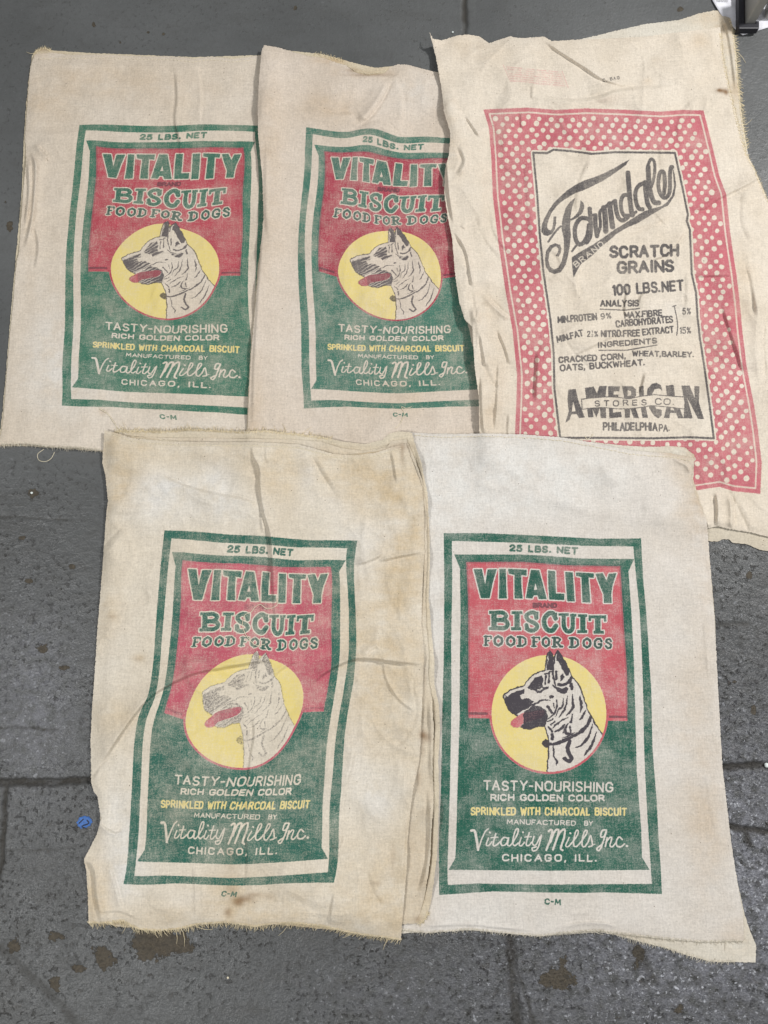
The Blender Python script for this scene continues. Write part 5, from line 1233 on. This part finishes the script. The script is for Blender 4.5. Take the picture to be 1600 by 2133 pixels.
zq = Z(240, 1090, 3.077)
thread(zq([(1035, 480), (1040, 520), (1005, 542), (970, 547), (930, 520), (895, 540), (870, 570), (830, 590), (815, 650), (830, 700), (860, 745), (905, 782), (960, 775)]), 'white loose thread curled across the red label of the stained sack')
zq = Z(500, 480, 2.857)
thread(zq([(1020, 1050), (990, 1058), (962, 1050), (978, 1090), (962, 1130), (945, 1160), (925, 1176)]), 'short pale thread crossing the small green mark near the middle sack bottom', r=.0005)
zq = Z(0, 540, 2.857)
thread(zq([(590, 888), (640, 918), (668, 955), (690, 990), (700, 1012), (735, 1000)]), 'tan loose thread below the label of the left sack', r=.00055)
thread(zq([(262, 1130), (225, 1160), (232, 1195), (270, 1204), (305, 1185), (325, 1148)]), 'thread loop hanging from the frayed bottom of the left sack', r=.0005)
zq = Z(840, 880, 2.424)
thread(zq([(958, 58), (948, 72), (930, 84), (918, 70)]), 'tiny thread tuft sticking up at the top edge of the lower right sack', r=.0005)

# ------------------------------------------------------------------ sticker, paper, stand, flecks
zk = Z(130, 1660, 16)


def flat_thing(name, pts, z0, th_, mat, parent=None, bump=0.):
    p = np.asarray(pts, float); n = len(p)
    c = p.mean(0)
    rings = [c[None] + (p - c) * k for k in (1, .94, .6, .25)]
    V = []; zs_ = [z0, z0 + th_, z0 + th_ + bump * .6, z0 + th_ + bump]
    for r, z in zip(rings, zs_): V.append(P(r[:, 0], r[:, 1], z))
    V = np.vstack(V); F = []
    for k in range(3):
        for i in range(n):
            F.append((k * n + i, k * n + (i + 1) % n, (k + 1) * n + (i + 1) % n, (k + 1) * n + i))
    V = np.vstack([V, P(c[0], c[1], z0 + th_ + bump)[None]])
    for i in range(0, n): F.append((3 * n + i, 3 * n + (i + 1) % n, len(V) - 1, len(V) - 1))
    me = bpy.data.meshes.new(name)
    off = _wloc(parent)
    me.from_pydata([tuple(v - off) for v in V], [], [tuple(dict.fromkeys(f)) for f in F]); me.update()
    me.polygons.foreach_set('use_smooth', np.ones(len(me.polygons), bool))
    o = bpy.data.objects.new(name, me); me.materials.append(mat); C.objects.link(o)
    if parent: o.parent = parent
    return o


stk = empty('number_sticker', tuple(P(176, 1713, 0)))
tag(stk, 'torn blue sticker marked 12 stuck to the grey floor', 'sticker')
flat_thing('sticker_paper', zk([(735 + (a - 735) * .9, 850 + (b - 850) * .9) for a, b in [(430, 860), (500, 780), (540, 670), (640, 640), (740, 600), (830, 640), (900, 625), (960, 700), (1020, 760), (1000, 800), (1045, 835), (970, 900), (955, 985), (880, 990), (800, 1062), (700, 1050), (600, 1085), (560, 1020), (480, 985), (490, 920)]]), .0006, .0005, plain('blue_paper', rgb(58, 104, 172), .6, var=.25, scale=260), stk)
dg = [[(705, 732), (545, 892)], [(815, 768), (895, 862), (830, 915), (700, 950), (648, 975), (680, 1015), (765, 1045)]]
dp = []
for d_ in dg:
    q = resample(zk(d_), 12); dp.append(P(q[:, 0], q[:, 1], .0013))
V, F = tubes(dp, .0011, 6)
V[:, 2] = .0011 + (V[:, 2] - .0013) * .25 + .0002
mesh_obj('marker_number', V, F, plain('black_marker', rgb(22, 24, 40), .5), stk)

pm = NT('white_paper'); pm.b.inputs['Base Color'].default_value = rgb(232, 232, 238); pm.b.inputs['Roughness'].default_value = .7
geo = pm.n('ShaderNodeNewGeometry'); pn = pm.noise(geo.outputs['Position'], 40, 3)
pm.l(pm.mix(pm.ramp(pn, .35, .7), rgb(206, 206, 212), rgb(238, 238, 244)), pm.b.inputs['Base Color'])
pap = empty('paper_sheet', tuple(P(1545, 20, 0)))
tag(pap, 'white paper sheet on the floor under the black footed stand', 'paper')
u, v = np.meshgrid(np.linspace(0, 1, 20), np.linspace(0, 1, 20))
q = coons([(1470, -70), (1560, -80), (1690, -60)], [(1502, 30), (1545, 74), (1604, 56), (1720, 20)], [(1470, -70), (1484, 0), (1502, 30)], [(1690, -60), (1720, 20)], u, v)
z = .0012 + .003 * np.abs(np.sin(u * 3 + v * 2)) * v
V = P(q[..., 0], q[..., 1], z).reshape(-1, 3); idx = np.arange(400).reshape(20, 20)
F = np.stack([idx[:-1, :-1], idx[1:, :-1], idx[1:, 1:], idx[:-1, 1:]], -1).reshape(-1, 4)
V2 = V.copy(); V2[:, 2] -= .0006
rim = np.r_[idx[0, :], idx[1:, -1], idx[-1, ::-1][1:], idx[::-1, 0][1:-1]]; k = len(rim); a = np.arange(k); b = (a + 1) % k
F2 = np.vstack([F, F[:, ::-1] + 400, np.stack([rim[a], rim[b], rim[b] + 400, rim[a] + 400], -1)])
mesh_obj('sheet', np.vstack([V, V2]), F2, pm.m, pap)
# grey printing at the sheet's edge
pr = []
for yy in (-6, -3.2, -.4, 2.4):
    x = 1493
    while x < 1516:
        w_ = 2 + RNG.rand() * 3; pr.append(P([x, x + w_], [yy, yy + .3], [.0046, .0046])); x += w_ + 1.2
V, F = tubes(pr, .0006, 4); V[:, 2] = .0042 + (V[:, 2] - .0046) * .2
mesh_obj('printed_lines', V, F, plain('grey_ink', rgb(120, 120, 124), .8), pap)


def box(name, corners, z0, z1, mat, parent, bev=.003, lean=(0, 0)):
    """prism from floor-plan pixel corners, bevelled"""
    n = len(corners)
    lo = P([c[0] for c in corners], [c[1] for c in corners], 0 * np.ones(n)); lo[:, 2] = z0
    hi = lo.copy(); hi[:, 2] = z1; hi[:, 0] += lean[0]; hi[:, 1] += lean[1]
    off = _wloc(parent)
    me = bpy.data.meshes.new(name)
    me.from_pydata([tuple(x - off) for x in np.vstack([lo, hi])], [], [tuple(range(n))[::-1], tuple(range(n, 2 * n))] + [(i, (i + 1) % n, n + (i + 1) % n, n + i) for i in range(n)])
    me.update()
    import bmesh
    bm = bmesh.new(); bm.from_mesh(me)
    bmesh.ops.recalc_face_normals(bm, faces=bm.faces)
    bmesh.ops.bevel(bm, geom=list(bm.edges), offset=bev, segments=2, affect='EDGES', profile=.6)
    bm.to_mesh(me); bm.free()
    o = bpy.data.objects.new(name, me); me.materials.append(mat); C.objects.link(o); o.parent = parent
    return o


stn = empty('metal_stand', tuple(P(1552, 60, 0)))
tag(stn, 'grey metal stand with a black rubber foot at the upper right corner', 'stand')
M_BLK = plain('black_rubber', rgb(34, 34, 40), .45, var=.2); M_GRY = plain('grey_steel', rgb(150, 149, 144), .5, .1, var=.08, scale=20)
box('foot', [(1530, 74), (1573, 74), (1573, 58), (1566, 58), (1566, 63), (1543, 63), (1541, -60), (1530, -60)], .004, .018, M_BLK, stn, .002)
box('post', [(1546, 61), (1566, 61), (1566, 10), (1545, 10)], .0042, .08, M_GRY, stn, .003)
box('brace', [(1592, 44), (1606, 44), (1606, 20), (1590, 20)], .0042, .075, M_GRY, stn, .003, lean=(-.003, .008))
box('rail', [(1543.4, 9), (1612, 9), (1612, -8), (1543.4, -8)], .0042, .02, M_GRY, stn, .003)

M_FLK = plain('white_chip', rgb(224, 232, 228), .5, var=.05)
import bmesh
for i, (x, y, r, lab) in enumerate(((1598, 1594, .0042, 'round white pellet at the floor joint by the right picture edge'), (67, 1027, .0022, 'white chip in a dark dent of the floor below the left sack'), (943, 68, .0020, 'tiny white fleck on the floor beside the raised corner of the polka dot sack'), (475, 2036, .0018, 'small yellowish crumb on the floor below the stained sack'))):
    bm = bmesh.new(); bmesh.ops.create_icosphere(bm, subdivisions=2, radius=r)
    for v_ in bm.verts:
        v_.co.x *= 1 + .25 * RNG.randn() * .5; v_.co.z = v_.co.z * .7
    me = bpy.data.meshes.new('floor_fleck'); bm.to_mesh(me); bm.free()
    me.polygons.foreach_set('use_smooth', np.ones(len(me.polygons), bool))
    o = bpy.data.objects.new('floor_fleck', me); me.materials.append(M_FLK if i < 3 else M_THREAD); C.objects.link(o)
    p_ = P(x, y, 0); o.location = (p_[0], p_[1], r * .7 - (.004 if i == 0 else 0))
    tag(o, lab, 'fleck', 'light flecks on the floor')
